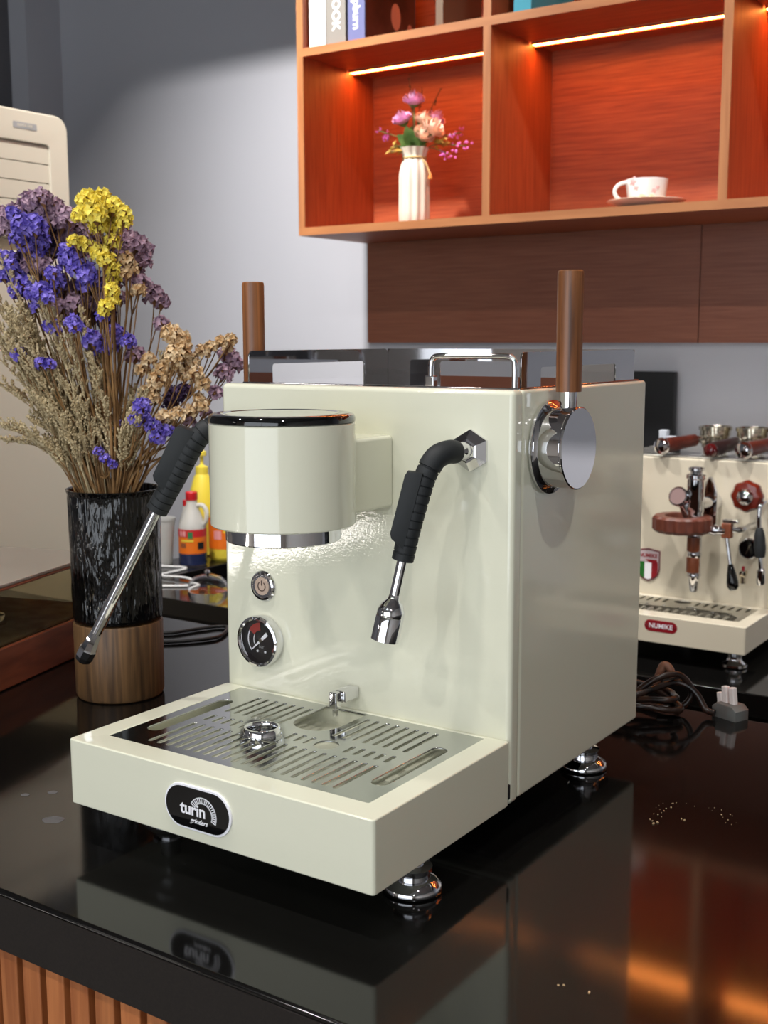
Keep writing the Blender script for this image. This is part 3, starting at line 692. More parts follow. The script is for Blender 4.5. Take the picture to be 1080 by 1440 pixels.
# ================================================================== LEFT OF THE MACHINE: smoked case, vase
Mc = T(-.392, .041, 0) @ Matrix.Rotation(math.radians(16.5), 4, 'Z')
cs = thing('display_case', (-.55, .12, 0), 'low reddish wooden case with a clear smoked lid at the left edge of the worktop', 'case')
def mb(name, x0, x1, y0, y1, z0, z1, m, par, bev=.001): return box(name, x0, x1, y0, y1, z0, z1, m, par, bev=bev, M=Mc)
CL, Cf, Cb = -.36, -.18, .245
mb('plinth', CL, 0, Cf, Cb, .0005, .052, CASEW, cs, .0025)
SMOKE = mat('smoked_acrylic', (214, 208, 190), 0.03, trans=1.0, ior=1.12)
lid = mb('lid_top', CL+.002, -.002, Cf+.002, Cb-.002, .1215, .1255, mat('lid_top', (128, 122, 116), 0.09, coat=.5), cs, .0008)
mb('lid_side', -.006, -.002, Cf+.002, Cb-.002, .0522, .1188, SMOKE, lid, .0004)
mb('lid_side', CL+.002, CL+.006, Cf+.002, Cb-.002, .0522, .1188, SMOKE, lid, .0004)
mb('lid_front', CL+.007, -.007, Cf+.002, Cf+.006, .0522, .1188, SMOKE, lid, .0004)
mb('lid_back', CL+.007, -.007, Cb-.006, Cb-.002, .0522, .1188, SMOKE, lid, .0004)
mb('lid_rim', -.008, .0005, Cf, Cb, .1189, .1214, CASEW, lid, .0006)
mb('inner_floor', CL+.01, -.008, Cf+.01, Cb-.01, .0521, .056, mat('felt_grey', (150, 142, 124), 0.8, var=((120, 112, 98), 40)), cs)
for (u, v_, r_) in ((-.075, .095, .016), (-.10, .045, .019), (-.06, -.02, .022)):  # brass bits added to give the gold highlights inside the case
    lathe('glint_bit', [(r_, .0562), (r_*1.05, .059), (r_*.9, .0680), (r_*.3, .0710), (0, .0712)], Mc @ Vector((u, v_, 0)), BRASS, cs, seg=24)

VX, VY = -.277, .122
vs_t = thing('flower_vase', (VX, VY, 0), 'black textured glass vase on a round wooden base holding dried flowers', 'vase')
lathe('wooden_base', [(.0440, 0), (.0490, .0015), (.0505, .005), (.0512, .086), (.0500, .0885), (.0470, .0890)], (VX, VY, 0), BASEW, vs_t, seg=48)
GLASS = mat('black_crackle_glass', (6, 6, 7), 0.07, spec=0.7, bump=(120, 1.0, 0.006, (1, 1, .16)))
from mathutils import noise as mnoise
def gfn(r, a, z, k):
    if r < .045 or z > .232: return r
    v = mnoise.noise(Vector((math.cos(a)*3.2, math.sin(a)*3.2, z*22)))+.6*mnoise.noise(Vector((math.cos(a)*8, math.sin(a)*8, z*45+3)))
    v += .7*mnoise.noise(Vector((math.cos(a)*14, math.sin(a)*14, z*30+9)))
    return r*(1+.020*v)
prof = [(.044, .0892), (.0485, .0900)]+[(.0505+.0015*(i/50), .092+i*.0029) for i in range(51)]+[(.0535, .2395), (.0538, .2415), (.0520, .2420), (.0500, .2400), (.0490, .20), (.0480, .12), (0, .115)]
lathe('glass_body', prof, (VX, VY, 0), GLASS, vs_t, seg=110, cap=False, fn=gfn, angle=80)

# ================================================================== DRIED BOUQUET (head x, y, z, radius per sprig)
SPRIGS = [
    ('M', [(-0.395, 0.0963, 0.5467, 0.0144), (-0.3774, 0.1059, 0.5623, 0.0135), (-0.3643, 0.1197, 0.5509, 0.0144), (-0.3504, 0.128, 0.5413, 0.0126)]),
    ('M', [(-0.3553, 0.1027, 0.5661, 0.0108), (-0.3584, 0.1232, 0.5572, 0.0126), (-0.3317, 0.1223, 0.5453, 0.0117)]),
    ('M', [(-0.302, 0.1691, 0.5275, 0.0144), (-0.2781, 0.1677, 0.5144, 0.0135), (-0.2766, 0.1767, 0.4989, 0.0117)]),
    ('M', [(-0.2891, 0.1715, 0.4831, 0.0135), (-0.2693, 0.1684, 0.4704, 0.0117), (-0.2778, 0.184, 0.5114, 0.0108), (-0.2986, 0.1761, 0.5078, 0.0126)]),
    ('M', [(-0.3504, 0.1431, 0.528, 0.0108), (-0.3451, 0.1463, 0.5376, 0.009)]),
    ('M', [(-0.3735, 0.0988, 0.4903, 0.0117), (-0.3604, 0.1032, 0.4925, 0.0108)]),
    ('M', [(-0.3237, 0.1158, 0.45, 0.0108), (-0.3276, 0.137, 0.4465, 0.0108)]),
    ('M', [(-0.3501, 0.1294, 0.4669, 0.0117)]),
    ('M', [(-0.2778, 0.1969, 0.4594, 0.0126), (-0.2739, 0.2042, 0.4513, 0.0099)]),
    ('M', [(-0.2558, 0.1849, 0.4263, 0.009)]),
    ('M', [(-0.1939, 0.2268, 0.3898, 0.0108), (-0.1854, 0.2292, 0.38, 0.0108), (-0.1821, 0.2068, 0.37, 0.0108)]),
    ('M', [(-0.1818, 0.1915, 0.348, 0.0081), (-0.201, 0.1965, 0.3254, 0.0072)]),
    ('M', [(-0.2767, 0.1612, 0.3899, 0.0108)]),
    ('M', [(-0.2142, 0.1808, 0.3176, 0.009)]),
    ('V', [(-0.3557, 0.0737, 0.535, 0.0117), (-0.3483, 0.0852, 0.5332, 0.0126), (-0.3636, 0.0725, 0.5199, 0.009)]),
    ('V', [(-0.3604, 0.1025, 0.5178, 0.0108), (-0.3746, 0.1016, 0.5263, 0.0099), (-0.3648, 0.1025, 0.5061, 0.009)]),
    ('V', [(-0.3936, 0.0808, 0.5004, 0.0099), (-0.3775, 0.0753, 0.4917, 0.0081), (-0.3991, 0.079, 0.4799, 0.0081)]),
    ('V', [(-0.3859, 0.0884, 0.4823, 0.0108), (-0.3716, 0.0861, 0.4699, 0.0117), (-0.3804, 0.0829, 0.4621, 0.009), (-0.3571, 0.0837, 0.46, 0.0081)]),
    ('V', [(-0.3297, 0.113, 0.4975, 0.0108), (-0.3137, 0.114, 0.4891, 0.0117), (-0.299, 0.116, 0.4809, 0.0126), (-0.3161, 0.1257, 0.47, 0.0108), (-0.3089, 0.1352, 0.4741, 0.009)]),
    ('V', [(-0.3222, 0.0854, 0.4803, 0.009), (-0.3229, 0.0701, 0.4604, 0.0108), (-0.3122, 0.0686, 0.454, 0.0072)]),
    ('V', [(-0.3255, 0.0823, 0.4234, 0.009), (-0.3218, 0.0869, 0.418, 0.0063)]),
    ('V', [(-0.2948, 0.0872, 0.4279, 0.009), (-0.2804, 0.0792, 0.4216, 0.0072)]),
    ('V', [(-0.2912, 0.1108, 0.4077, 0.0108), (-0.2907, 0.1258, 0.3998, 0.0108), (-0.2803, 0.1383, 0.4141, 0.0099), (-0.2612, 0.1359, 0.4061, 0.009), (-0.2864, 0.1327, 0.4029, 0.009)]),
    ('V', [(-0.2663, 0.1048, 0.4333, 0.0072)]),
    ('V', [(-0.348, 0.0549, 0.3929, 0.0081)]),
    ('V', [(-0.3213, 0.0627, 0.3829, 0.0072), (-0.3172, 0.0711, 0.3812, 0.0072)]),
    ('V', [(-0.2175, 0.1121, 0.3353, 0.0099), (-0.2275, 0.1268, 0.3201, 0.0072), (-0.2276, 0.1107, 0.321, 0.0072)]),
    ('V', [(-0.2742, 0.1334, 0.3099, 0.0072)]),
    ('V', [(-0.2197, 0.1297, 0.3123, 0.009), (-0.2152, 0.1324, 0.3005, 0.009)]),
    ('V', [(-0.2784, 0.1018, 0.2844, 0.0054), (-0.2704, 0.1047, 0.2758, 0.0063), (-0.2644, 0.1095, 0.2702, 0.0054)]),
    ('V', [(-0.3563, 0.0893, 0.4459, 0.0081)]),
    ('V', [(-0.2122, 0.1441, 0.3078, 0.0072)]),
    ('Y', [(-0.2798, 0.1023, 0.5582, 0.0126), (-0.2796, 0.1229, 0.5616, 0.0117), (-0.2608, 0.1206, 0.5527, 0.0108), (-0.251, 0.1267, 0.545, 0.0099), (-0.2668, 0.1, 0.5437, 0.0135), (-0.2871, 0.098, 0.5432, 0.0099)]),
    ('Y', [(-0.2733, 0.1105, 0.5312, 0.0099), (-0.2713, 0.1295, 0.5326, 0.0117), (-0.2789, 0.1266, 0.5428, 0.0117), (-0.2518, 0.127, 0.536, 0.0081)]),
    ('Y', [(-0.2686, 0.1262, 0.5153, 0.0099)]),
    ('Y', [(-0.304, 0.1016, 0.5168, 0.0072), (-0.3039, 0.1117, 0.5143, 0.0081), (-0.2963, 0.1171, 0.5105, 0.009), (-0.274, 0.1099, 0.503, 0.0099), (-0.2676, 0.114, 0.4953, 0.0099), (-0.2729, 0.127, 0.4869, 0.0099), (-0.2759, 0.1314, 0.4755, 0.0081)]),
    ('Y', [(-0.2539, 0.1081, 0.4617, 0.0081), (-0.2542, 0.11, 0.451, 0.0072), (-0.2552, 0.1002, 0.4447, 0.0081), (-0.2574, 0.0989, 0.4385, 0.0063)]),
    ('T', [(-0.2615, 0.14, 0.4965, 0.009), (-0.2615, 0.145, 0.4866, 0.0081), (-0.2603, 0.136, 0.4807, 0.0063)]),
    ('T', [(-0.258, 0.1515, 0.4632, 0.0081)]),
    ('T', [(-0.2093, 0.1528, 0.414, 0.0117), (-0.203, 0.1606, 0.4062, 0.0117), (-0.1929, 0.153, 0.3945, 0.0099), (-0.1995, 0.1452, 0.3907, 0.0108)]),
    ('T', [(-0.2293, 0.1606, 0.3743, 0.0108), (-0.2321, 0.1551, 0.3625, 0.0117), (-0.2424, 0.1539, 0.3543, 0.009)]),
    ('T', [(-0.1995, 0.1733, 0.384, 0.0081), (-0.1941, 0.1852, 0.3942, 0.0081), (-0.1862, 0.1921, 0.4006, 0.0072), (-0.1869, 0.2072, 0.4061, 0.0072), (-0.1706, 0.207, 0.4077, 0.0072), (-0.18, 0.2114, 0.3997, 0.0072)]),
    ('T', [(-0.1843, 0.1624, 0.371, 0.009), (-0.182, 0.171, 0.359, 0.0081), (-0.1879, 0.1711, 0.343, 0.0072)]),
    ('T', [(-0.216, 0.143, 0.3236, 0.0081), (-0.2013, 0.1504, 0.3261, 0.0081), (-0.1966, 0.166, 0.3287, 0.0072)]),
    ('T', [(-0.1833, 0.1716, 0.3352, 0.0081)]),
    ('D', [(-0.2574, 0.2034, 0.3439, 0.0108), (-0.2504, 0.2117, 0.348, 0.0099), (-0.2706, 0.2107, 0.3324, 0.009)]),
    ('D', [(-0.3565, 0.1601, 0.4309, 0.0126), (-0.3389, 0.1614, 0.4472, 0.0126), (-0.3397, 0.1574, 0.4635, 0.0108)]),
    ('D', [(-0.381, 0.1433, 0.5295, 0.0144), (-0.3662, 0.135, 0.5121, 0.0135)]),
    ('D', [(-0.3192, 0.1588, 0.4265, 0.009)]),
    ('V', [(-0.3841, 0.0857, 0.5492, 0.0081), (-0.3646, 0.0857, 0.513, 0.0099)]),
    ('V', [(-0.3406, 0.111, 0.474, 0.0099), (-0.3538, 0.1146, 0.4625, 0.009)]),
    ('V', [(-0.2882, 0.1405, 0.4181, 0.0081)]),
    ('V', [(-0.3289, 0.1287, 0.5141, 0.009), (-0.3276, 0.1118, 0.5091, 0.009)]),
    ('M', [(-0.4184, 0.1024, 0.5364, 0.0108), (-0.418, 0.0981, 0.5521, 0.009)]),
    ('M', [(-0.3365, 0.1575, 0.5283, 0.0099), (-0.3466, 0.1495, 0.5081, 0.0099)]),
    ('M', [(-0.3058, 0.1484, 0.4705, 0.0108), (-0.3156, 0.1512, 0.4548, 0.0099)]),
    ('M', [(-0.3806, 0.1371, 0.5168, 0.0126), (-0.3601, 0.1408, 0.5243, 0.0117), (-0.3859, 0.1305, 0.5045, 0.0108)]),
    ('M', [(-0.3433, 0.1119, 0.4462, 0.0099), (-0.3432, 0.1219, 0.4384, 0.009)]),
    ('M', [(-0.3131, 0.1719, 0.4756, 0.0099), (-0.302, 0.166, 0.4549, 0.009)]),
    ('M', [(-0.3791, 0.1117, 0.551, 0.0117), (-0.3913, 0.107, 0.5593, 0.0099)]),
    ('D', [(-0.4159, 0.1294, 0.5055, 0.0126), (-0.4133, 0.1471, 0.4815, 0.0117)]),
    ('D', [(-0.3634, 0.1569, 0.464, 0.0126), (-0.3827, 0.1518, 0.456, 0.0117)]),
    ('D', [(-0.3212, 0.1612, 0.4388, 0.0108), (-0.3562, 0.1493, 0.439, 0.0108)]),
    ('D', [(-0.3274, 0.1924, 0.5098, 0.0126), (-0.3509, 0.1923, 0.519, 0.0108)]),
    ('T', [(-0.2491, 0.1563, 0.3862, 0.0081), (-0.2604, 0.1558, 0.374, 0.009)]),
    ('T', [(-0.2111, 0.1681, 0.3784, 0.0108), (-0.2067, 0.1711, 0.3665, 0.009)]),
    ('T', [(-0.2259, 0.1641, 0.3181, 0.0072)]),
    ('T', [(-0.2397, 0.1508, 0.3424, 0.0081), (-0.2545, 0.1546, 0.3499, 0.0072)]),
]
GRASS = [(-0.3975, 0.0827, 0.4433), (-0.3808, 0.037, 0.4267), (-0.3353, 0.0485, 0.3943), (-0.3486, 0.0557, 0.4243), (-0.4319, 0.0916, 0.3899), (-0.4404, 0.085, 0.4162), (-0.3609, 0.035, 0.4238), (-0.3953, 0.0742, 0.4188), (-0.3533, 0.0835, 0.4697), (-0.3451, 0.0791, 0.3443), (-0.3815, 0.06, 0.2954), (-0.3895, 0.0303, 0.3194), (-0.3768, 0.0645, 0.3886), (-0.3999, 0.0729, 0.4034), (-0.3599, 0.0159, 0.3231), (-0.352, 0.075, 0.3174), (-0.4608, 0.0966, 0.5659), (-0.3605, 0.0574, 0.4318), (-0.3942, 0.0639, 0.5202), (-0.3736, 0.0307, 0.4474), (-0.3909, 0.0788, 0.4362), (-0.4134, 0.0632, 0.4693), (-0.4437, 0.0924, 0.5295), (-0.4426, 0.0807, 0.4889), (-0.3429, 0.1133, 0.2964), (-0.3278, 0.1359, 0.3294), (-0.3849, 0.0754, 0.4271), (-0.3177, 0.0462, 0.3482), (-0.3647, 0.0397, 0.4489), (-0.2381, 0.1649, 0.3855), (-0.3889, 0.0843, 0.4139), (-0.3615, 0.0704, 0.4391), (-0.3393, 0.0768, 0.3561), (-0.399, 0.0719, 0.4104), (-0.2788, 0.1386, 0.3133), (-0.3854, 0.089, 0.3905), (-0.3168, 0.0795, 0.3731), (-0.3353, 0.0986, 0.4345), (-0.3019, 0.0912, 0.2974), (-0.2391, 0.1567, 0.3681), (-0.3502, 0.1252, 0.3384), (-0.252, 0.1511, 0.3205), (-0.3253, 0.0744, 0.4444), (-0.2736, 0.0941, 0.3857), (-0.3172, 0.1516, 0.3914), (-0.3431, 0.1238, 0.3368), (-0.2219, 0.1098, 0.3175), (-0.2328, 0.112, 0.3251), (-0.3041, 0.1083, 0.436), (-0.3015, 0.0883, 0.4074), (-0.3319, 0.0782, 0.3263), (-0.3628, 0.0755, 0.414), (-0.344, 0.0702, 0.3151), (-0.4086, 0.0739, 0.3587), (-0.3663, 0.0954, 0.3926), (-0.3123, 0.1428, 0.3841), (-0.2774, 0.1569, 0.349), (-0.3908, 0.0802, 0.4384), (-0.4168, 0.0911, 0.358), (-0.3621, 0.1204, 0.3793), (-0.3464, 0.0444, 0.4344), (-0.362, 0.0743, 0.4422)]
STEMM = mat('dried_stem', (146, 110, 66), 0.7, var=((104, 74, 42), 60))
GRASSM = mat('dried_grass', (172, 154, 118), 0.75, var=((198, 182, 146), 90))
PAL = {'V': ('violet', (80, 64, 168), (150, 134, 222)), 'M': ('dusty mauve', (136, 108, 130), (192, 162, 178)), 'Y': ('bright yellow', (236, 212, 70), (246, 230, 112)),
       'T': ('pale tan', (186, 146, 96), (234, 212, 174)), 'D': ('dark purple', (66, 50, 84), (86, 66, 104))}
FM = {k: mat('petal_'+v[0].replace(' ', '_'), v[1], 0.75, var=(v[2], 130)) for k, v in PAL.items()}
CALYX = mat('dry_calyx', (132, 92, 58), 0.8)
def floret(bm, c, n, s, rng):
    n = n.normalized(); a = n.orthogonal().normalized(); b = n.cross(a); ph = rng.random()*6.3
    apex = bm.verts.new(c-n*s*.9)
    ring = []
    K = 8
    for k in range(K):
        rr = s*(1.0 if k % 2 else .62)*rng.uniform(.8, 1.15); t = ph+2*PI*k/K
        ring.append(bm.verts.new(c+(a*math.cos(t)+b*math.sin(t))*rr+n*s*rng.uniform(-.25, .3)))
    mid = bm.verts.new(c-n*s*.25)
    for k in range(K):
        bm.faces.new((apex, ring[k], ring[(k+1) % K])); bm.faces.new((mid, ring[(k+1) % K], ring[k]))
def head_mesh(pos, r, outdir, rng):
    bm = bmesh.new(); pos = Vector(pos)
    r *= 1.22
    N = max(14, int(30*(r/.013)**1.4))
    for i in range(N):
        z = 1-1.55*(i+.5)/N; t = i*2.399963+rng.random()*.5; q = math.sqrt(max(0, 1-z*z))
        n = Vector((q*math.cos(t), q*math.sin(t), z)); n = AX(outdir).to_3x3() @ n
        floret(bm, pos+n*r*rng.uniform(.62, .95), n+Vector((rng.uniform(-.3, .3), rng.uniform(-.3, .3), rng.uniform(-.3, .3))), r*.36 if r > .010 else r*.45, rng)
    return bm
rng = random.Random(11)
MOUTH = Vector((VX, VY, .243))
NAMES = {'V': 'violet statice sprig', 'M': 'dusty mauve statice sprig', 'Y': 'yellow statice sprig', 'T': 'tan dried statice sprig', 'D': 'dark purple statice sprig'}
DUP = {}
for kind, heads in SPRIGS:
    cen = sum((Vector(h[:3]) for h in heads), Vector())/len(heads)
    hor = Vector((cen.x-VX, cen.y-VY, 0)); L = max(hor.length, 1e-4)
    root = Vector((VX, VY, .13))-hor/L*min(.03, L*.25)+Vector((rng.uniform(-.012, .012), rng.uniform(-.012, .012), 0))
    m_ = MOUTH+hor/L*min(.036, L*.22)+Vector((rng.uniform(-.009, .009), rng.uniform(-.009, .009), 0))
    d = (cen-m_).normalized()
    fork = cen-d*min(.05, (cen-m_).length*.45)+Vector((0, 0, -.008))
    bm = bmesh.new()
    pth = smoothpath([root, m_, (m_+fork)/2+hor*(-.06)+Vector((rng.uniform(-.006, .006), rng.uniform(-.006, .006), .006)), fork], 5)
    btube(bm, pth, [.0019-.0009*i/len(pth) for i in range(len(pth))], 6)
    for h in heads:
        p = Vector(h[:3]); mid_ = fork+(p-fork)*.55-Vector((0, 0, .004))
        btube(bm, smoothpath([fork, mid_, p], 3), .0008, 5)
    st = mk('statice_sprig', bm, STEMM, None, root, True, 60)
    side = 'leaning left' if cen.x-VX < -.045 else ('leaning right' if cen.x-VX > .045 else 'upright')
    hgt = 'high above' if cen.z > .46 else ('midway above' if cen.z > .34 else 'just above')
    tag(st, '%s %s, %s the black vase' % (NAMES[kind], side, hgt), 'dried flower', 'statice sprigs in the black vase')
    DUP.setdefault(st['label'], []).append((cen.dot(rt), st))
    for h in heads:
        p = Vector(h[:3]); od = (p-fork).normalized()+Vector((0, -.1, .5))
        mk('flower_head', head_mesh(p, h[3], od, rng), FM[kind], st)
        bmc = bmesh.new(); blathe(bmc, [(.0009, -h[3]*1.0), (h[3]*.35, -h[3]*.35), (h[3]*.62, 0), (h[3]*.40, h[3]*.32), (0, h[3]*.40)], T(*p) @ AX(od), 7)
        mk('calyx', bmc, CALYX if kind not in 'D' else FM['D'], st)
ORD = ['leftmost', 'second from left', 'third from left', 'fourth from left', 'fifth from left', 'sixth from left', 'seventh from left', 'eighth from left', 'ninth from left', 'tenth from left']
for lab, lst in DUP.items():
    if len(lst) > 1:
        for i, (_, o) in enumerate(sorted(lst, key=lambda q: q[0])):
            o['label'] = lab+', '+('rightmost' if i == len(lst)-1 else ORD[i])
for gi, gp_ in enumerate(GRASS):
    tip = Vector(gp_); hor = Vector((tip.x-VX, tip.y-VY, 0)); L = max(hor.length, 1e-4)
    root = Vector((VX, VY, .13))-hor/L*.012+Vector((rng.uniform(-.02, .02), rng.uniform(-.02, .02), 0))
    m_ = MOUTH+hor/L*min(.042, L*.35)+Vector((rng.uniform(-.006, .006), rng.uniform(-.006, .006), 0))
    pth = smoothpath([root, m_, m_+(tip-m_)*.5+Vector((0, 0, .015))-hor*.05, tip], 8)
    bm = bmesh.new(); btube(bm, pth, [.0011-.0007*i/len(pth) for i in range(len(pth))], 5)
    st = mk('grass_sprig', bm, STEMM if gi % 3 else GRASSM, None, root, True, 60)
    tag(st, 'fine beige dried grass sprig among the stems in the black vase', 'dried grass', 'dried grass sprigs in the black vase')
    bm = bmesh.new()
    def seed(p, d, s):
        d = d.normalized(); a = d.orthogonal().normalized()*s*.30; b = d.cross(a)
        t0 = bm.verts.new(p); t1 = bm.verts.new(p+d*s)
        q = [bm.verts.new(p+d*s*.45+v) for v in (a, b, -a, -b)]
        for i in range(4):
            bm.faces.new((t0, q[(i+1) % 4], q[i])); bm.faces.new((t1, q[i], q[(i+1) % 4]))
    n = len(pth); i0 = int(n*.42)
    for i in range(i0, n):
        t = (pth[min(i+1, n-1)]-pth[i-1]).normalized()
        f = 1-(i-i0)/(n-i0)
        for _ in range(3):
            sd = t+Vector((rng.uniform(-1, 1), rng.uniform(-1, 1), rng.uniform(-.2, .6)))*.55
            ln = rng.uniform(.010, .022)*(.35+f)
            bp = [pth[i], pth[i]+sd.normalized()*ln*.6, pth[i]+sd.normalized()*ln+Vector((0, 0, ln*.15))]
            btube(bm, bp, .0004, 3, False)
            for k in range(6):
                seed(bp[0]+(bp[2]-bp[0])*(.3+.14*k), sd+Vector((rng.uniform(-1, 1), rng.uniform(-1, 1), rng.uniform(-.6, 1)))*.7, rng.uniform(.0035, .0058))
    mk('seed_head', bm, GRASSM, st)

# ================================================================== AIR CONDITIONER (standing, faces right)
ACX = -1.45; AY0, AY1, AZ1 = .50, 1.105, .905
ACc = thing('air_conditioner', (ACX-.16, (AY0+AY1)/2, FLOOR), 'tall cream floor-standing air conditioner at the left behind the bouquet', 'air conditioner')
bm = bmesh.new(); vs2 = bbox(bm, ACX-.32, ACX-.012, AY0, AY1, FLOOR, AZ1-.012, .012, 3); mk('cabinet', bm, ACM, ACc, smooth=True)
front = lambda loops, th, x, m, par, name, bev=.0: plate(name, loops, th, T(x, 0, 0) @ RIGHT, m, par, bev=bev)
fr = front([rrect(AY0, AY1, .193, AZ1, .03, 6), rrect(AY0+.05, AY1-.048, .600, AZ1-.062, .012, 4)], .020, ACX-.006, ACM, ACc, 'grille_frame', .003)
box('grille_back', ACX-.013, ACX-.0115, AY0+.03, AY1-.03, .58, AZ1-.04, ACG, fr)
zz = AZ1-.066; k = 0
while zz > .645:
    box('louver', ACX-.0112, ACX-.0005, AY0+.0515, AY1-.0500, zz-.0400, zz-.0006, ACM, fr, bev=.0006, seg=1); zz -= .0415
lp_ = front([rrect(AY0, AY1, FLOOR+.12, .1895, .012, 4)], .020, ACX-.006, ACM, ACc, 'lower_panel', .003)
front([rrect(AY0, AY1, FLOOR+.01, FLOOR+.115, .012, 4)], .020, ACX-.006, ACG, ACc, 'plinth', .003)
lg = front([rrect(AY1-.150, AY1-.085, AZ1-.0375, AZ1-.0235, .002, 2)], .0006, ACX+.0044, GREYPR, ACc, 'nameplate')
text('nameplate_print', 'INVERTER', .0095, T(ACX+.0050, AY1-.1175, AZ1-.0305) @ RIGHT, ACM, lg)

# ================================================================== BOTTLES AND CLUTTER ON THE BACK COUNTER
CLEARP = mat('cloudy_plastic', (222, 220, 214), 0.25, trans=0.35)
REDCAP = mat('red_cap', (196, 30, 36), 0.4)
ORANGE = mat('orange_label', (226, 112, 24), 0.45); YEL = mat('yellow_plastic', (228, 206, 70), 0.4); BLUEL = mat('navy_liquid', (36, 44, 76), 0.15)
GREENL = mat('green_print', (46, 120, 70), 0.5); PINKL = mat('pink_print', (222, 150, 150), 0.5); REDL = mat('red_label', (196, 40, 44), 0.45)
jx, jy = -1.418, 1.455
j = thing('vinegar_jug', (jx, jy, BZ), 'clear plastic jug with red cap, orange label and dark liquid on the back counter', 'bottle')
lathe('body', [(.030, BZ), (.035, BZ+.003), (.036, BZ+.010), (.036, BZ+.098), (.033, BZ+.112), (.022, BZ+.140), (.0145, BZ+.160), (.0135, BZ+.176)], (jx, jy, 0), CLEARP, j, seg=32)
lathe('liquid', [(.0362, BZ+.003), (.0366, BZ+.010), (.0366, BZ+.034)], (jx, jy, 0), BLUEL, j, seg=32, cap=False)
lb = lathe('label', [(.0368, BZ+.034), (.0368, BZ+.098)], (jx, jy, 0), ORANGE, j, seg=32, cap=False)
lathe('label_band', [(.0370, BZ+.078), (.0370, BZ+.098)], (jx, jy, 0), REDL, lb, seg=32, cap=False)
def arcband(name, r, a0, a1, z0_, z1_, m, par, cx, cy, n=8):
    bm = bmesh.new()
    vs3 = [(bm.verts.new((cx+r*math.cos(a0+(a1-a0)*k/n), cy+r*math.sin(a0+(a1-a0)*k/n), z0_)), bm.verts.new((cx+r*math.cos(a0+(a1-a0)*k/n), cy+r*math.sin(a0+(a1-a0)*k/n), z1_))) for k in range(n+1)]
    for p, q in zip(vs3, vs3[1:]): bm.faces.new((p[0], q[0], q[1], p[1]))
    return mk(name, bm, m, par)
arcband('label_leaf', .0373, -1.15, -.80, BZ+.074, BZ+.092, GREENL, lb, jx, jy)
arcband('label_block', .0373, -.45, .05, BZ+.046, BZ+.064, DARK, lb, jx, jy)
arcband('label_stroke', .0373, -1.7, -.75, BZ+.066, BZ+.071, YEL, lb, jx, jy)
for k in range(3): arcband('label_glyph', .0373, -1.75+k*.16, -1.64+k*.16, BZ+.050, BZ+.062, BROWNPR, lb, jx, jy, 3)
for k in range(2): arcband('label_glyph', .0373, -1.85+k*.3, -1.62+k*.3, BZ+.080, BZ+.094, PINKL, lb, jx, jy, 3)
lathe('cap', [(.0150, BZ+.172), (.0155, BZ+.174), (.0155, BZ+.192), (.0140, BZ+.194), (0, BZ+.194)], (jx, jy, 0), REDCAP, j, seg=24, cap=False)
tube('handle', [(jx+.014, jy+.004, BZ+.158), (jx+.030, jy+.010, BZ+.158), (jx+.040, jy+.012, BZ+.142), (jx+.039, jy+.010, BZ+.118), (jx+.028, jy+.008, BZ+.104)], .0060, CLEARP, j)
qx, qy = -1.478, 1.50
b2 = thing('small_bottle', (qx, qy, BZ), 'small pale bottle with a red cap half behind the plastic jug', 'bottle')
lathe('body', [(.018, BZ), (.021, BZ+.003), (.021, BZ+.105), (.012, BZ+.135), (.0095, BZ+.150)], (qx, qy, 0), CLEARP, b2, seg=24)
lathe('cap', [(.0105, BZ+.147), (.0110, BZ+.149), (.0110, BZ+.162), (0, BZ+.163)], (qx, qy, 0), REDCAP, b2, seg=20)
qx, qy = -1.500, 1.585
b3 = thing('pump_bottle', (qx, qy, BZ), 'yellow pump dispenser bottle standing behind the plastic jug', 'bottle')
lathe('body', [(.034, BZ), (.038, BZ+.004), (.040, BZ+.12), (.036, BZ+.17), (.022, BZ+.215), (.0160, BZ+.225)], (qx, qy, 0), YEL, b3, seg=28)
pc = lathe('pump_collar', [(.0175, BZ+.222), (.0175, BZ+.243), (.0090, BZ+.246), (.0050, BZ+.250), (.0050, BZ+.272)], (qx, qy, 0), YEL, b3, seg=24)
lathe('pump_stem', [(.0045, BZ+.248), (.0045, BZ+.274)], (qx, qy, 0), WHITE, pc, seg=12)
bm = bmesh.new(); blathe(bm, [(.010, 0), (.0135, .002), (.0135, .012), (.009, .015)], T(qx, qy, BZ+.272), 20); btube(bm, smoothpath([(qx, qy, BZ+.279), (qx-.016, qy-.014, BZ+.280), (qx-.026, qy-.022, BZ+.275)], 4), .0045, 10)
mk('pump_head', bm, YEL, pc, smooth=True)
qx, qy = -1.400, 1.560
b4 = thing('orange_bottle', (qx, qy, BZ), 'yellow bottle with a wide orange wrapper beside the plastic jug', 'bottle')
lathe('body', [(.036, BZ), (.040, BZ+.004), (.042, BZ+.012), (.042, BZ+.118), (.030, BZ+.148), (.016, BZ+.165), (.016, BZ+.180)], (qx, qy, 0), YEL, b4, seg=28)
lb = lathe('wrapper', [(.0425, BZ+.034), (.0425, BZ+.118)], (qx, qy, 0), ORANGE, b4, seg=28, cap=False)
arcband('wrapper_spot', .0428, -1.55, -1.05, BZ+.060, BZ+.084, PINKL, lb, qx, qy)
arcband('wrapper_block', .0428, -.9, -.35, BZ+.078, BZ+.106, YEL, lb, qx, qy)
lathe('cap', [(.0175, BZ+.176), (.0175, BZ+.196), (0, BZ+.197)], (qx, qy, 0), REDCAP, b4, seg=20)
qx, qy = -1.490, 1.415
b5 = thing('plastic_cup', (qx, qy, BZ), 'tall translucent plastic cup with faded orange print left of the jug', 'cup')
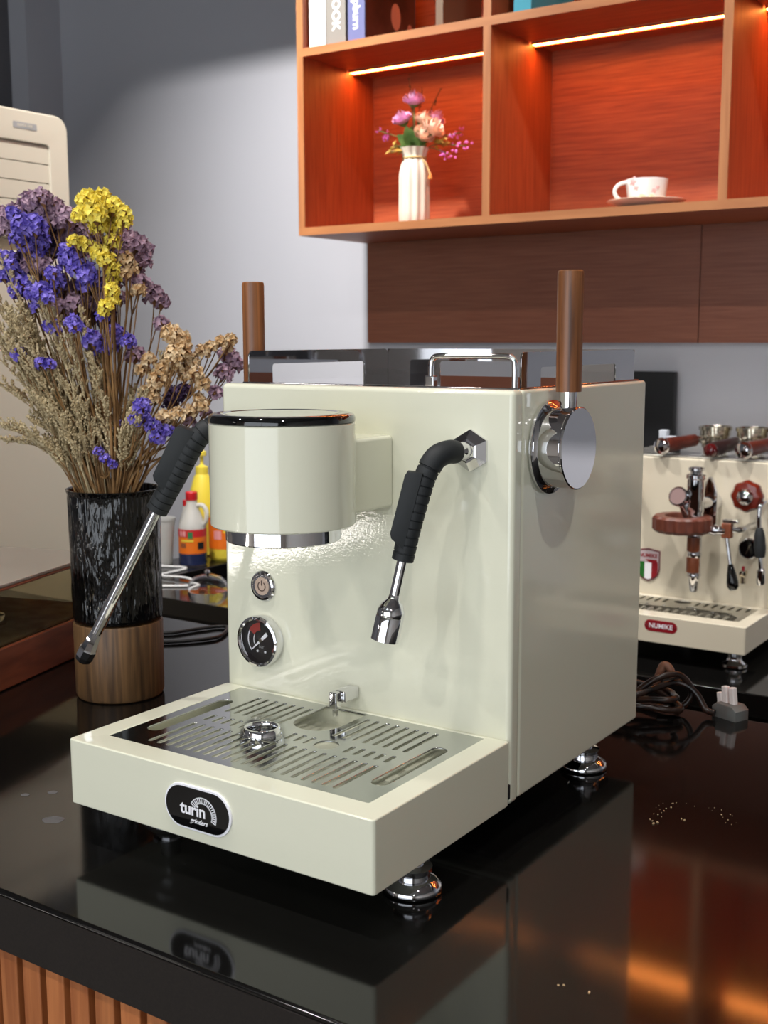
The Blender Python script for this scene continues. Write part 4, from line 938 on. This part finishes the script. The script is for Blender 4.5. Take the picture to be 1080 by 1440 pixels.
lathe('body', [(.024, BZ), (.026, BZ+.002), (.035, BZ+.118), (.0368, BZ+.120), (.0368, BZ+.124), (.0340, BZ+.122), (.0250, BZ+.008), (0, BZ+.006)], (qx, qy, 0), mat('frosted_cup', (226, 226, 222), 0.3, trans=0.55), b5, seg=32, cap=False)
for (a, z_, m_) in ((-1.75, .066, ORANGE), (-1.35, .062, PINKL), (-1.1, .066, REDL)): arcband('print', .0335, a, a+.22, BZ+z_, BZ+z_+.034, m_, b5, qx, qy, 3)
qx, qy = -1.462, 1.66
b6 = thing('folded_cloth', (qx, qy, BZ), 'beige folded cloth bag bunched against the wall behind the bottles', 'cloth')
def clf(r, a, z, k): return r*(1+.12*math.sin(5*a+z*30)+.08*math.sin(11*a+2))
lathe('bag', [(.045, BZ), (.060, BZ+.005), (.062, BZ+.08), (.052, BZ+.15), (.045, BZ+.21), (.030, BZ+.245), (0, BZ+.250)], (qx, qy, 0), mat('beige_cloth', (160, 140, 120), 0.9, bump=(300, .3, .001)), b6, seg=60, fn=clf)
torus('tie', .051, .004, (qx, qy, BZ+.165), mat('dark_tie', (60, 52, 46), 0.8), b6)
# glass lid and white cable
qx, qy = -1.165, 1.235
b7 = thing('glass_bowl', (qx, qy, BZ), 'small clear upturned glass bowl on the back counter edge', 'bowl')
lathe('bowl', [(.047, BZ), (.048, BZ+.006), (.044, BZ+.020), (.033, BZ+.031), (.016, BZ+.037), (0, BZ+.038), (0, BZ+.036), (.015, BZ+.035), (.031, BZ+.029), (.042, BZ+.019), (.046, BZ+.006), (.047, BZ)], (qx, qy, 0), mat('clear_glass', (250, 250, 250), 0.01, trans=1.0, ior=1.35), b7, seg=40, cap=False)
lathe('knob', [(.004, BZ+.038), (.007, BZ+.043), (.005, BZ+.049), (0, BZ+.050)], (qx, qy, 0), CHROME, b7, seg=16)
zc = BZ+.0030
WC = mat('white_cable', (228, 228, 228), 0.4)
tag(tube('white_cable', [(-1.506, 1.36, zc), (-1.45, 1.385, zc), (-1.385, 1.395, zc), (-1.374, 1.29, zc+.001), (-1.29, 1.290, zc+.004), (-1.225, 1.268, zc), (-1.232, 1.232, zc), (-1.27, 1.205, zc), (-1.31, 1.175, zc), (-1.345, 1.20, zc), (-1.37, 1.25, zc), (-1.42, 1.27, zc), (-1.50, 1.25, zc)], .0028, WC, n=6, seg=8), 'white charging cable looped on the back counter in front of the bottles', 'cable')
BCAB = mat('black_cable', (14, 14, 15), 0.45)
zc = .0030
tag(tube('black_cable', [(-.460, .345, zc), (-.424, .352, zc), (-.405, .395, zc), (-.390, .421, zc), (-.372, .416, zc), (-.352, .372, zc), (-.372, .334, zc), (-.398, .308, zc), (-.43, .285, zc)], .0026, BCAB, n=6, seg=8), 'thin black cable looped at the worktop back edge behind the vase', 'cable')
# coiled power cord and plug at the right
BRC = mat('braided_cord', (12, 10, 10), 0.3, var=((54, 35, 26), 60))
pts = []
for i in range(34):
    a = i*.52; rr = .030+.004*math.sin(i*1.7)
    pts.append((.262+rr*math.cos(a)*1.15, .392+rr*math.sin(a)*.85, 0.005+.0007*i+.003*math.sin(i*.9)))
pts += [(.285, .405, .034), (.300, .412, .032), (.312, .414, .022), (.322, .413, .008), (.332, .412, .006)]
co = thing('power_cord', (.265, .395, 0), 'coiled black and brown braided power cord behind the large machine', 'cord')
tube('coil', pts, .0036, BRC, co, n=5, seg=10)
tube('cord_loop', [(.252, .376, .022), (.272, .385, .040), (.292, .405, .045), (.305, .415, .026), (.296, .411, .008), (.272, .398, .006)], .0035, BRC, co, n=6, seg=10)
tube('cord_tie', [(.268, .402, .030), (.2705, .404, .040), (.275, .406, .052), (.281, .407, .050), (.286, .407, .040)], .0045, mat('cord_tie', (132, 92, 72), 0.5), co, n=5, seg=10)
Mp = T(.3440, .4270, .0002) @ Matrix.Rotation(math.radians(-22), 4, 'Z') @ Matrix.Scale(.82, 4)
pl = thing('mains_plug', (.3375, .408, 0), 'grey mains plug with white capped prongs at the worktop back edge', 'plug')
bm = curve_mesh([[(-.018, 0), (.018, 0), (.018, .012), (.012, .017), (-.012, .017), (-.018, .012)]], .0115, .002)
xf(bm, bm.verts[:], Mp @ T(0, 0, 0) @ FRONT)
pb_ = mk('plug_body', bm, mat('plug_grey', (98, 100, 98), 0.5, var=((88, 62, 50), 20)), pl, smooth=True, angle=30)
for (u, hh) in ((-.0125, .032), (-.0035, .041), (.0080, .040)):
    box('prong_cap', u-.0042, u+.0042, -.004, .004, .0165, hh, mat('prong_white', (226, 216, 212), 0.4) if 'prong_white' not in MATS else MATS['prong_white'], pb_, bev=.0012, M=Mp @ Matrix.Rotation(-.14, 4, 'Y'))

# crumbs and dried drops on the worktop
bm = bmesh.new(); rc = random.Random(5)
for i in range(30):
    a = rc.uniform(0, PI*1.25); rr = .030*rc.uniform(.75, 1.1); s = rc.uniform(.0002, .0006)
    bbox(bm, -s, s, -s*.7, s*.7, 0, s, M=T(.407+rr*math.cos(a)*1.1, .140+rr*math.sin(a)*.9, .0001) @ Matrix.Rotation(rc.random()*3, 4, 'Z'))
for (x, y) in ((.378, .112), (.381, .110), (.386, .109), (.384, .105), (.400, .128), (.403, .127), (.43, -.173), (.433, -.171), (.45, -.17)):
    s = rc.uniform(.0005, .0010); bbox(bm, -s, s, -s*.6, s*.6, 0, s, M=T(x, y, .0001) @ Matrix.Rotation(rc.random()*3, 4, 'Z'))
cr = mk('crumbs', bm, mat('crumb', (190, 160, 120), 0.8)); tag(cr, 'scatter of pale coffee crumbs on the worktop right of the machine', 'crumbs', kind='stuff')
DROP = mat('dried_drop', (92, 92, 94), 0.35)
for (x, y, r_, lab) in ((-.048, -.174, .0085, 'largest dried water spot on the worktop left of the drip tray'), (-.098, -.132, .0042, 'small dried water spot behind the largest one at left'), (-.114, -.150, .0036, 'tiny dried water spot nearest the left edge of the picture')):
    tag(lathe('water_spot', [(r_, 0), (r_*.97, .0002), (0, .00025)], (x, y, .0001), DROP, seg=28, fn=lambda rr, a, z, k: rr*(1+.12*math.sin(2*a+.6)+.06*math.sin(5*a))), lab, 'water spot', 'water spots on the worktop')

# ================================================================== THINGS ON THE WALL SHELF
z1 = ZR[0]+TH+.0002
vx, vy = -.790, 1.555
wv = thing('white_vase', (vx, vy, z1), 'white pleated ceramic vase with a tied neck on the left shelf compartment', 'vase')
CER = mat('white_ceramic', (214, 207, 190), 0.35, coat=.2)
def plf(r, a, z, k): return r*(1+.045*math.cos(11*a+.3*math.sin(z*40))+.02*math.sin(5*a))
lathe('pleated_body', [(.032, z1), (.034, z1+.004), (.035, z1+.03), (.0345, z1+.09), (.0340, z1+.115), (.0310, z1+.132), (.0255, z1+.147), (.0250, z1+.151), (.0290, z1+.162), (.0330, z1+.172), (.0310, z1+.172), (.0235, z1+.152), (.0240, z1+.100), (0, z1+.090)], (vx, vy, 0), CER, wv, seg=88, cap=False, fn=plf)
tie = torus('neck_tie', .0262, .0022, (vx, vy, z1+.149), mat('tie_gold', (200, 168, 110), 0.6), wv, s2=8)
tube('tie_tail', [(vx+.024, vy-.008, z1+.148), (vx+.036, vy-.004, z1+.130), (vx+.043, vy-.002, z1+.112)], .0020, MATS['tie_gold'], tie, seg=6)
lathe('tassel', [(.0015, 0), (.0042, -.006), (.0050, -.014), (0, -.015)], (vx+.044, vy-.002, z1+.114), mat('tassel', (206, 130, 60), 0.7), tie, seg=10)
# shelf flowers: offsets in metres along the view's right (u) and up (v) seen from the room, w is depth
LEAF = mat('leaf_green', (84, 118, 54), 0.6, var=((124, 150, 76), 40)); STG = mat('stem_green', (92, 110, 58), 0.6)
ru = Vector((rt.x, rt.y, 0)).normalized(); rw = Vector((fw.x, fw.y, 0)).normalized()
mouth = Vector((vx, vy, z1+.165))
def rose(u, v, w_, r_, m, label):
    p = mouth+ru*u+rw*w_+Vector((0, 0, v))
    st = tube('shelf_flower', [mouth+Vector((0, 0, -.06)), mouth+(p-mouth)*.25+Vector((0, 0, .01)), p], .0016, STG, n=4, seg=6, org=mouth)
    tag(st, label, 'flower', 'flowers in the white vase')
    od = (p-mouth).normalized()-rw*.5
    bm = bmesh.new()
    M = T(*p) @ AX(od)
    lay = [(.34, .95, .62, 5, 0), (.62, .72, .80, 6, .4), (.88, .40, .95, 7, .9), (1.05, .15, .85, 7, .2)]
    for (ro_, top, wid, n, ph) in lay:
        for k in range(n):
            a = ph+2*PI*k/n; grid_ = []
            for iu in range(5):
                row = []
                for iv in range(5):
                    t = iu/4-.5; s_ = iv/4
                    ang = a+t*wid*1.4
                    rr = r_*(ro_*(.25+.75*math.sin(min(1, s_*1.05)*PI/2)))*(1-.10*(1-4*t*t)*0)*(1.0-.18*s_*s_*(1 if ro_ < .8 else -.6))
                    zz_ = r_*(-.75+(top+.65)*s_*(1-.35*t*t*4*s_))
                    row.append(bm.verts.new(M @ Vector((rr*math.cos(ang), rr*math.sin(ang), zz_))))
                grid_.append(row)
            for iu in range(4):
                for iv in range(4): bm.faces.new((grid_[iu][iv], grid_[iu+1][iv], grid_[iu+1][iv+1], grid_[iu][iv+1]))
    mk('blossom', bm, m, st, smooth=True, angle=180)
    bm = bmesh.new(); blathe(bm, [(.0015, -r_*1.1), (r_*.5, -r_*.8), (r_*.62, -r_*.55), (0, -r_*.3)], M, 10); mk('sepals', bm, LEAF, st, smooth=True)
PINK = mat('rose_pink', (228, 172, 208), 0.6); PEACH = mat('rose_peach', (244, 206, 180), 0.6); MAG = mat('magenta_floret', (214, 110, 190), 0.6)
rose(-.002, .118, .000, .022, PINK, 'tall pink rose at the top of the white vase')
rose(-.030, .076, .005, .021, PINK, 'pink rose at the left above the white vase')
rose(.052, .080, .020, .020, PINK, 'pink rose at the right behind the peach ones in the white vase')
rose(.022, .074, .000, .021, PEACH, 'small peach rose in the middle of the shelf bouquet')
rose(.044, .054, -.010, .025, PEACH, 'largest open peach rose in the shelf bouquet')
rose(.022, .038, -.018, .022, PEACH, 'low peach rosebud just above the white vase rim')
def leafm(bm, p, d, w_, L, nrm):
    d = d.normalized(); s = d.cross(nrm).normalized(); n = s.cross(d)
    rows = []
    for i in range(6):
        t = i/5; hw = w_*math.sin(PI*(t*.92+.04))*.5; c = p+d*L*t-n*L*.18*t*t
        rows.append((bm.verts.new(c-s*hw+n*hw*.3), bm.verts.new(c), bm.verts.new(c+s*hw+n*hw*.3)))
    for a, b in zip(rows, rows[1:]):
        bm.faces.new((a[0], a[1], b[1], b[0])); bm.faces.new((a[1], a[2], b[2], b[1]))
rl = random.Random(4)
for k, (u, v, w_, lw, ll) in enumerate(((-.030, .018, -.010, .034, .046), (-.015, .030, -.015, .034, .050), (.004, .020, -.020, .030, .042), (.020, .012, -.014, .030, .040), (-.006, .040, .0, .026, .050), (.010, .050, .01, .026, .050), (-.040, -.004, .0, .024, .036))):
    bm = bmesh.new(); d = (ru*u+rw*w_+Vector((0, 0, v+.012)))
    leafm(bm, mouth+d*.15, d, lw, ll, -rw+Vector((0, 0, .6)))
    bmesh.ops.solidify(bm, geom=bm.faces[:], thickness=.0006)
    tag(mk('leaf_spray', bm, LEAF, None, mouth, True, 60), 'broad green leaf at the rim of the white shelf vase', 'leaf', 'leaves in the white vase')
AUT = mat('autumn_leaf', (176, 128, 40), 0.6, var=((140, 120, 50), 60)); TWIG = mat('twig', (96, 62, 30), 0.7)
for k, (u, v, w_, m, lab) in enumerate(((-.082, .046, .0, MAG, 'magenta floret sprig reaching left from the white vase'), (.118, .012, .0, MAG, 'magenta floret sprig reaching far right from the white vase'), (.082, -.008, -.01, MAG, 'magenta floret sprig drooping right from the white vase'), (.108, .044, .01, MAG, 'magenta floret sprig highest on the right of the white vase'),
                                          (-.055, .006, -.01, AUT, 'yellow-green leafy sprig drooping left over the white vase'), (.062, .022, -.01, AUT, 'golden leafy sprig under the peach roses'),
                                          (-.012, .165, .01, TWIG, 'thin dark twig above the top pink rose'), (.060, .140, .01, TWIG, 'thin dark twig leaning right above the peach roses'), (.018, .140, .02, TWIG, 'thin dark twig in the middle of the shelf bouquet'))):
    p = mouth+ru*u+rw*w_+Vector((0, 0, v)); d = (p-mouth)
    st = tube('floret_sprig', [mouth+Vector((0, 0, -.05)), mouth+d*.3+Vector((0, 0, .008)), p], .0011, STG if m is not TWIG else TWIG, n=4, seg=5, org=mouth)
    tag(st, lab, 'flower', 'sprigs in the white vase')
    bm = bmesh.new()
    n = 12 if m is MAG else 14
    for i in range(n):
        t = rl.uniform(.72, 1.06) if m is MAG else rl.uniform(.5, 1.05)
        c = mouth+d*t+Vector((rl.uniform(-1, 1), rl.uniform(-1, 1), rl.uniform(-1, 1)))*(.010 if m is MAG else .008 if m is AUT else .002)
        if m is MAG: floret(bm, c, d+Vector((rl.uniform(-.1, .1),)*3), .0048, rl)
        elif m is AUT: leafm(bm, c, d+Vector((rl.uniform(-.06, .06), rl.uniform(-.06, .06), rl.uniform(-.06, .04))), .010, .016, Vector((rl.uniform(-.5, .5), -1, .8)))
        else: floret(bm, c, Vector((0, 0, 1)), .0028, rl)
    mk('florets' if m is MAG else 'leaflets', bm, m, st)
# cup and saucer
cx_, cy_ = -.222, 1.545
sa = tag(lathe('saucer', [(.026, z1), (.034, z1+.0015), (.060, z1+.009), (.078, z1+.015), (.080, z1+.0165), (.078, z1+.0175), (.055, z1+.0105), (.030, z1+.005), (0, z1+.0045)], (cx_, cy_, 0), CER, seg=56), 'wide white saucer under the cup on the shelf', 'saucer')
zc = z1+.0064
cu_ = thing('tea_cup', (cx_, cy_, zc), 'white porcelain cup with pink flower relief on the lit shelf', 'cup')
lathe('bowl', [(.022, zc), (.026, zc+.001), (.033, zc+.008), (.0385, zc+.020), (.0415, zc+.038), (.0430, zc+.052), (.0420, zc+.0525), (.0400, zc+.040), (.0365, zc+.020), (.030, zc+.009), (0, zc+.006)], (cx_, cy_, 0), mat('porcelain', (240, 238, 234), 0.2, coat=.6), cu_, seg=48, cap=False)
hdir = (-ru-rw*.15).normalized()
hp = lambda a, z_: Vector((cx_, cy_, zc))+hdir*a+Vector((0, 0, z_))
tube('handle', [hp(.036, .014), (hp(.050, .010)), hp(.064, .018), hp(.068, .030), hp(.060, .041), hp(.048, .046), hp(.040, .046)], .0040, MATS['porcelain'], cu_, n=5, seg=12)
RELP = mat('relief_pink', (228, 178, 176), 0.35); RELG = mat('relief_green', (206, 212, 170), 0.35)
for (a, z_, s, m) in ((-.032, .046, .009, RELP), (-.026, .034, .007, RELP), (.006, .028, .007, RELP), (.013, .034, .006, RELP), (.002, .016, .007, RELG), (-.016, .018, .007, RELG)):
    rr = .0405*(.80+.2*z_/.05)
    bb = math.sqrt(max(0, rr*rr-a*a)); c = Vector((cx_, cy_, zc+z_))+ru*a-rw*bb
    bm = bmesh.new(); blathe(bm, [(s*.9, -.002), (s, .001), (s*.6, .003), (0, .0035)], T(*c) @ AX(ru*a-rw*bb), 20, True, lambda r, an, z, k: r*(1+.22*math.cos(5*an)))
    mk('flower_relief', bm, m, cu_, smooth=True)
# books in the upper compartment
z2 = ZR[1]+TH+.0002
PAPER = mat('paper', (226, 220, 206), 0.8)
def book(x0, x1, y0, dep, h, cover, label, txt=None, tcol=None, tsz=.02):
    t = thing('book', ((x0+x1)/2, y0+dep/2, z2), label, 'book', 'books on the upper shelf')
    bm = bmesh.new(); bbox(bm, x0, x1, y0, y0+.003, z2, z2+h); bbox(bm, x0, x0+.0022, y0+.003, y0+dep, z2, z2+h); bbox(bm, x1-.0022, x1, y0+.003, y0+dep, z2, z2+h)
    cv = mk('cover', bm, cover, t)
    box('pages', x0+.0023, x1-.0023, y0+.0031, y0+dep-.004, z2+.003, z2+h-.003, PAPER, t)
    if txt:
        text('spine_title', txt, tsz, T((x0+x1)/2, y0-.0003, z2+.075) @ FRONT @ Matrix.Rotation(-PI/2, 4, 'Z'), tcol, cv, off=.0006, ext=.0003)
    return t, cv
WB = mat('book_white', (214, 210, 202), 0.5); GB = mat('book_grey', (126, 122, 116), 0.5); BB = mat('book_blue', (96, 100, 140), 0.5)
DPH = mat('book_photo_dark', (52, 34, 30), 0.4, var=((88, 56, 48), 14)); SKIN = mat('book_photo_rose', (196, 150, 136), 0.5)
book(-1.028, -.981, 1.475, .20, .26, WB, 'thick white book leftmost on the upper shelf')
book(-.979, -.925, 1.475, .20, .25, GB, 'pale grey book titled BOOK on the upper shelf', 'BOOK', WHITE, .030)
t, cv = book(-.918, -.872, 1.475, .21, .26, BB, 'blue-spined book with a dark photograph on its cover', 'Hepburn', WHITE, .027)
box('photo_cover', -.8719, -.8712, 1.480, 1.682, z2+.002, z2+.255, DPH, cv)
for (yy, zz_, a, b) in ((1.60, .075, .020, .030), (1.66, .030, .016, .040)):
    plate('photo_figure', [[(yy+a*math.cos(2*PI*k/18), z2+zz_+b*math.sin(2*PI*k/18)) for k in range(18)]], .0003, T(-.8709, 0, 0) @ RIGHT, SKIN, cv)
book(-.700, -.682, 1.500, .17, .24, mat('book_brown', (104, 84, 66), 0.5), 'thin brown book standing alone on the upper shelf')
book(-.495, -.455, 1.475, .20, .25, mat('book_turquoise', (40, 130, 150), 0.5), 'turquoise book in the next upper compartment')
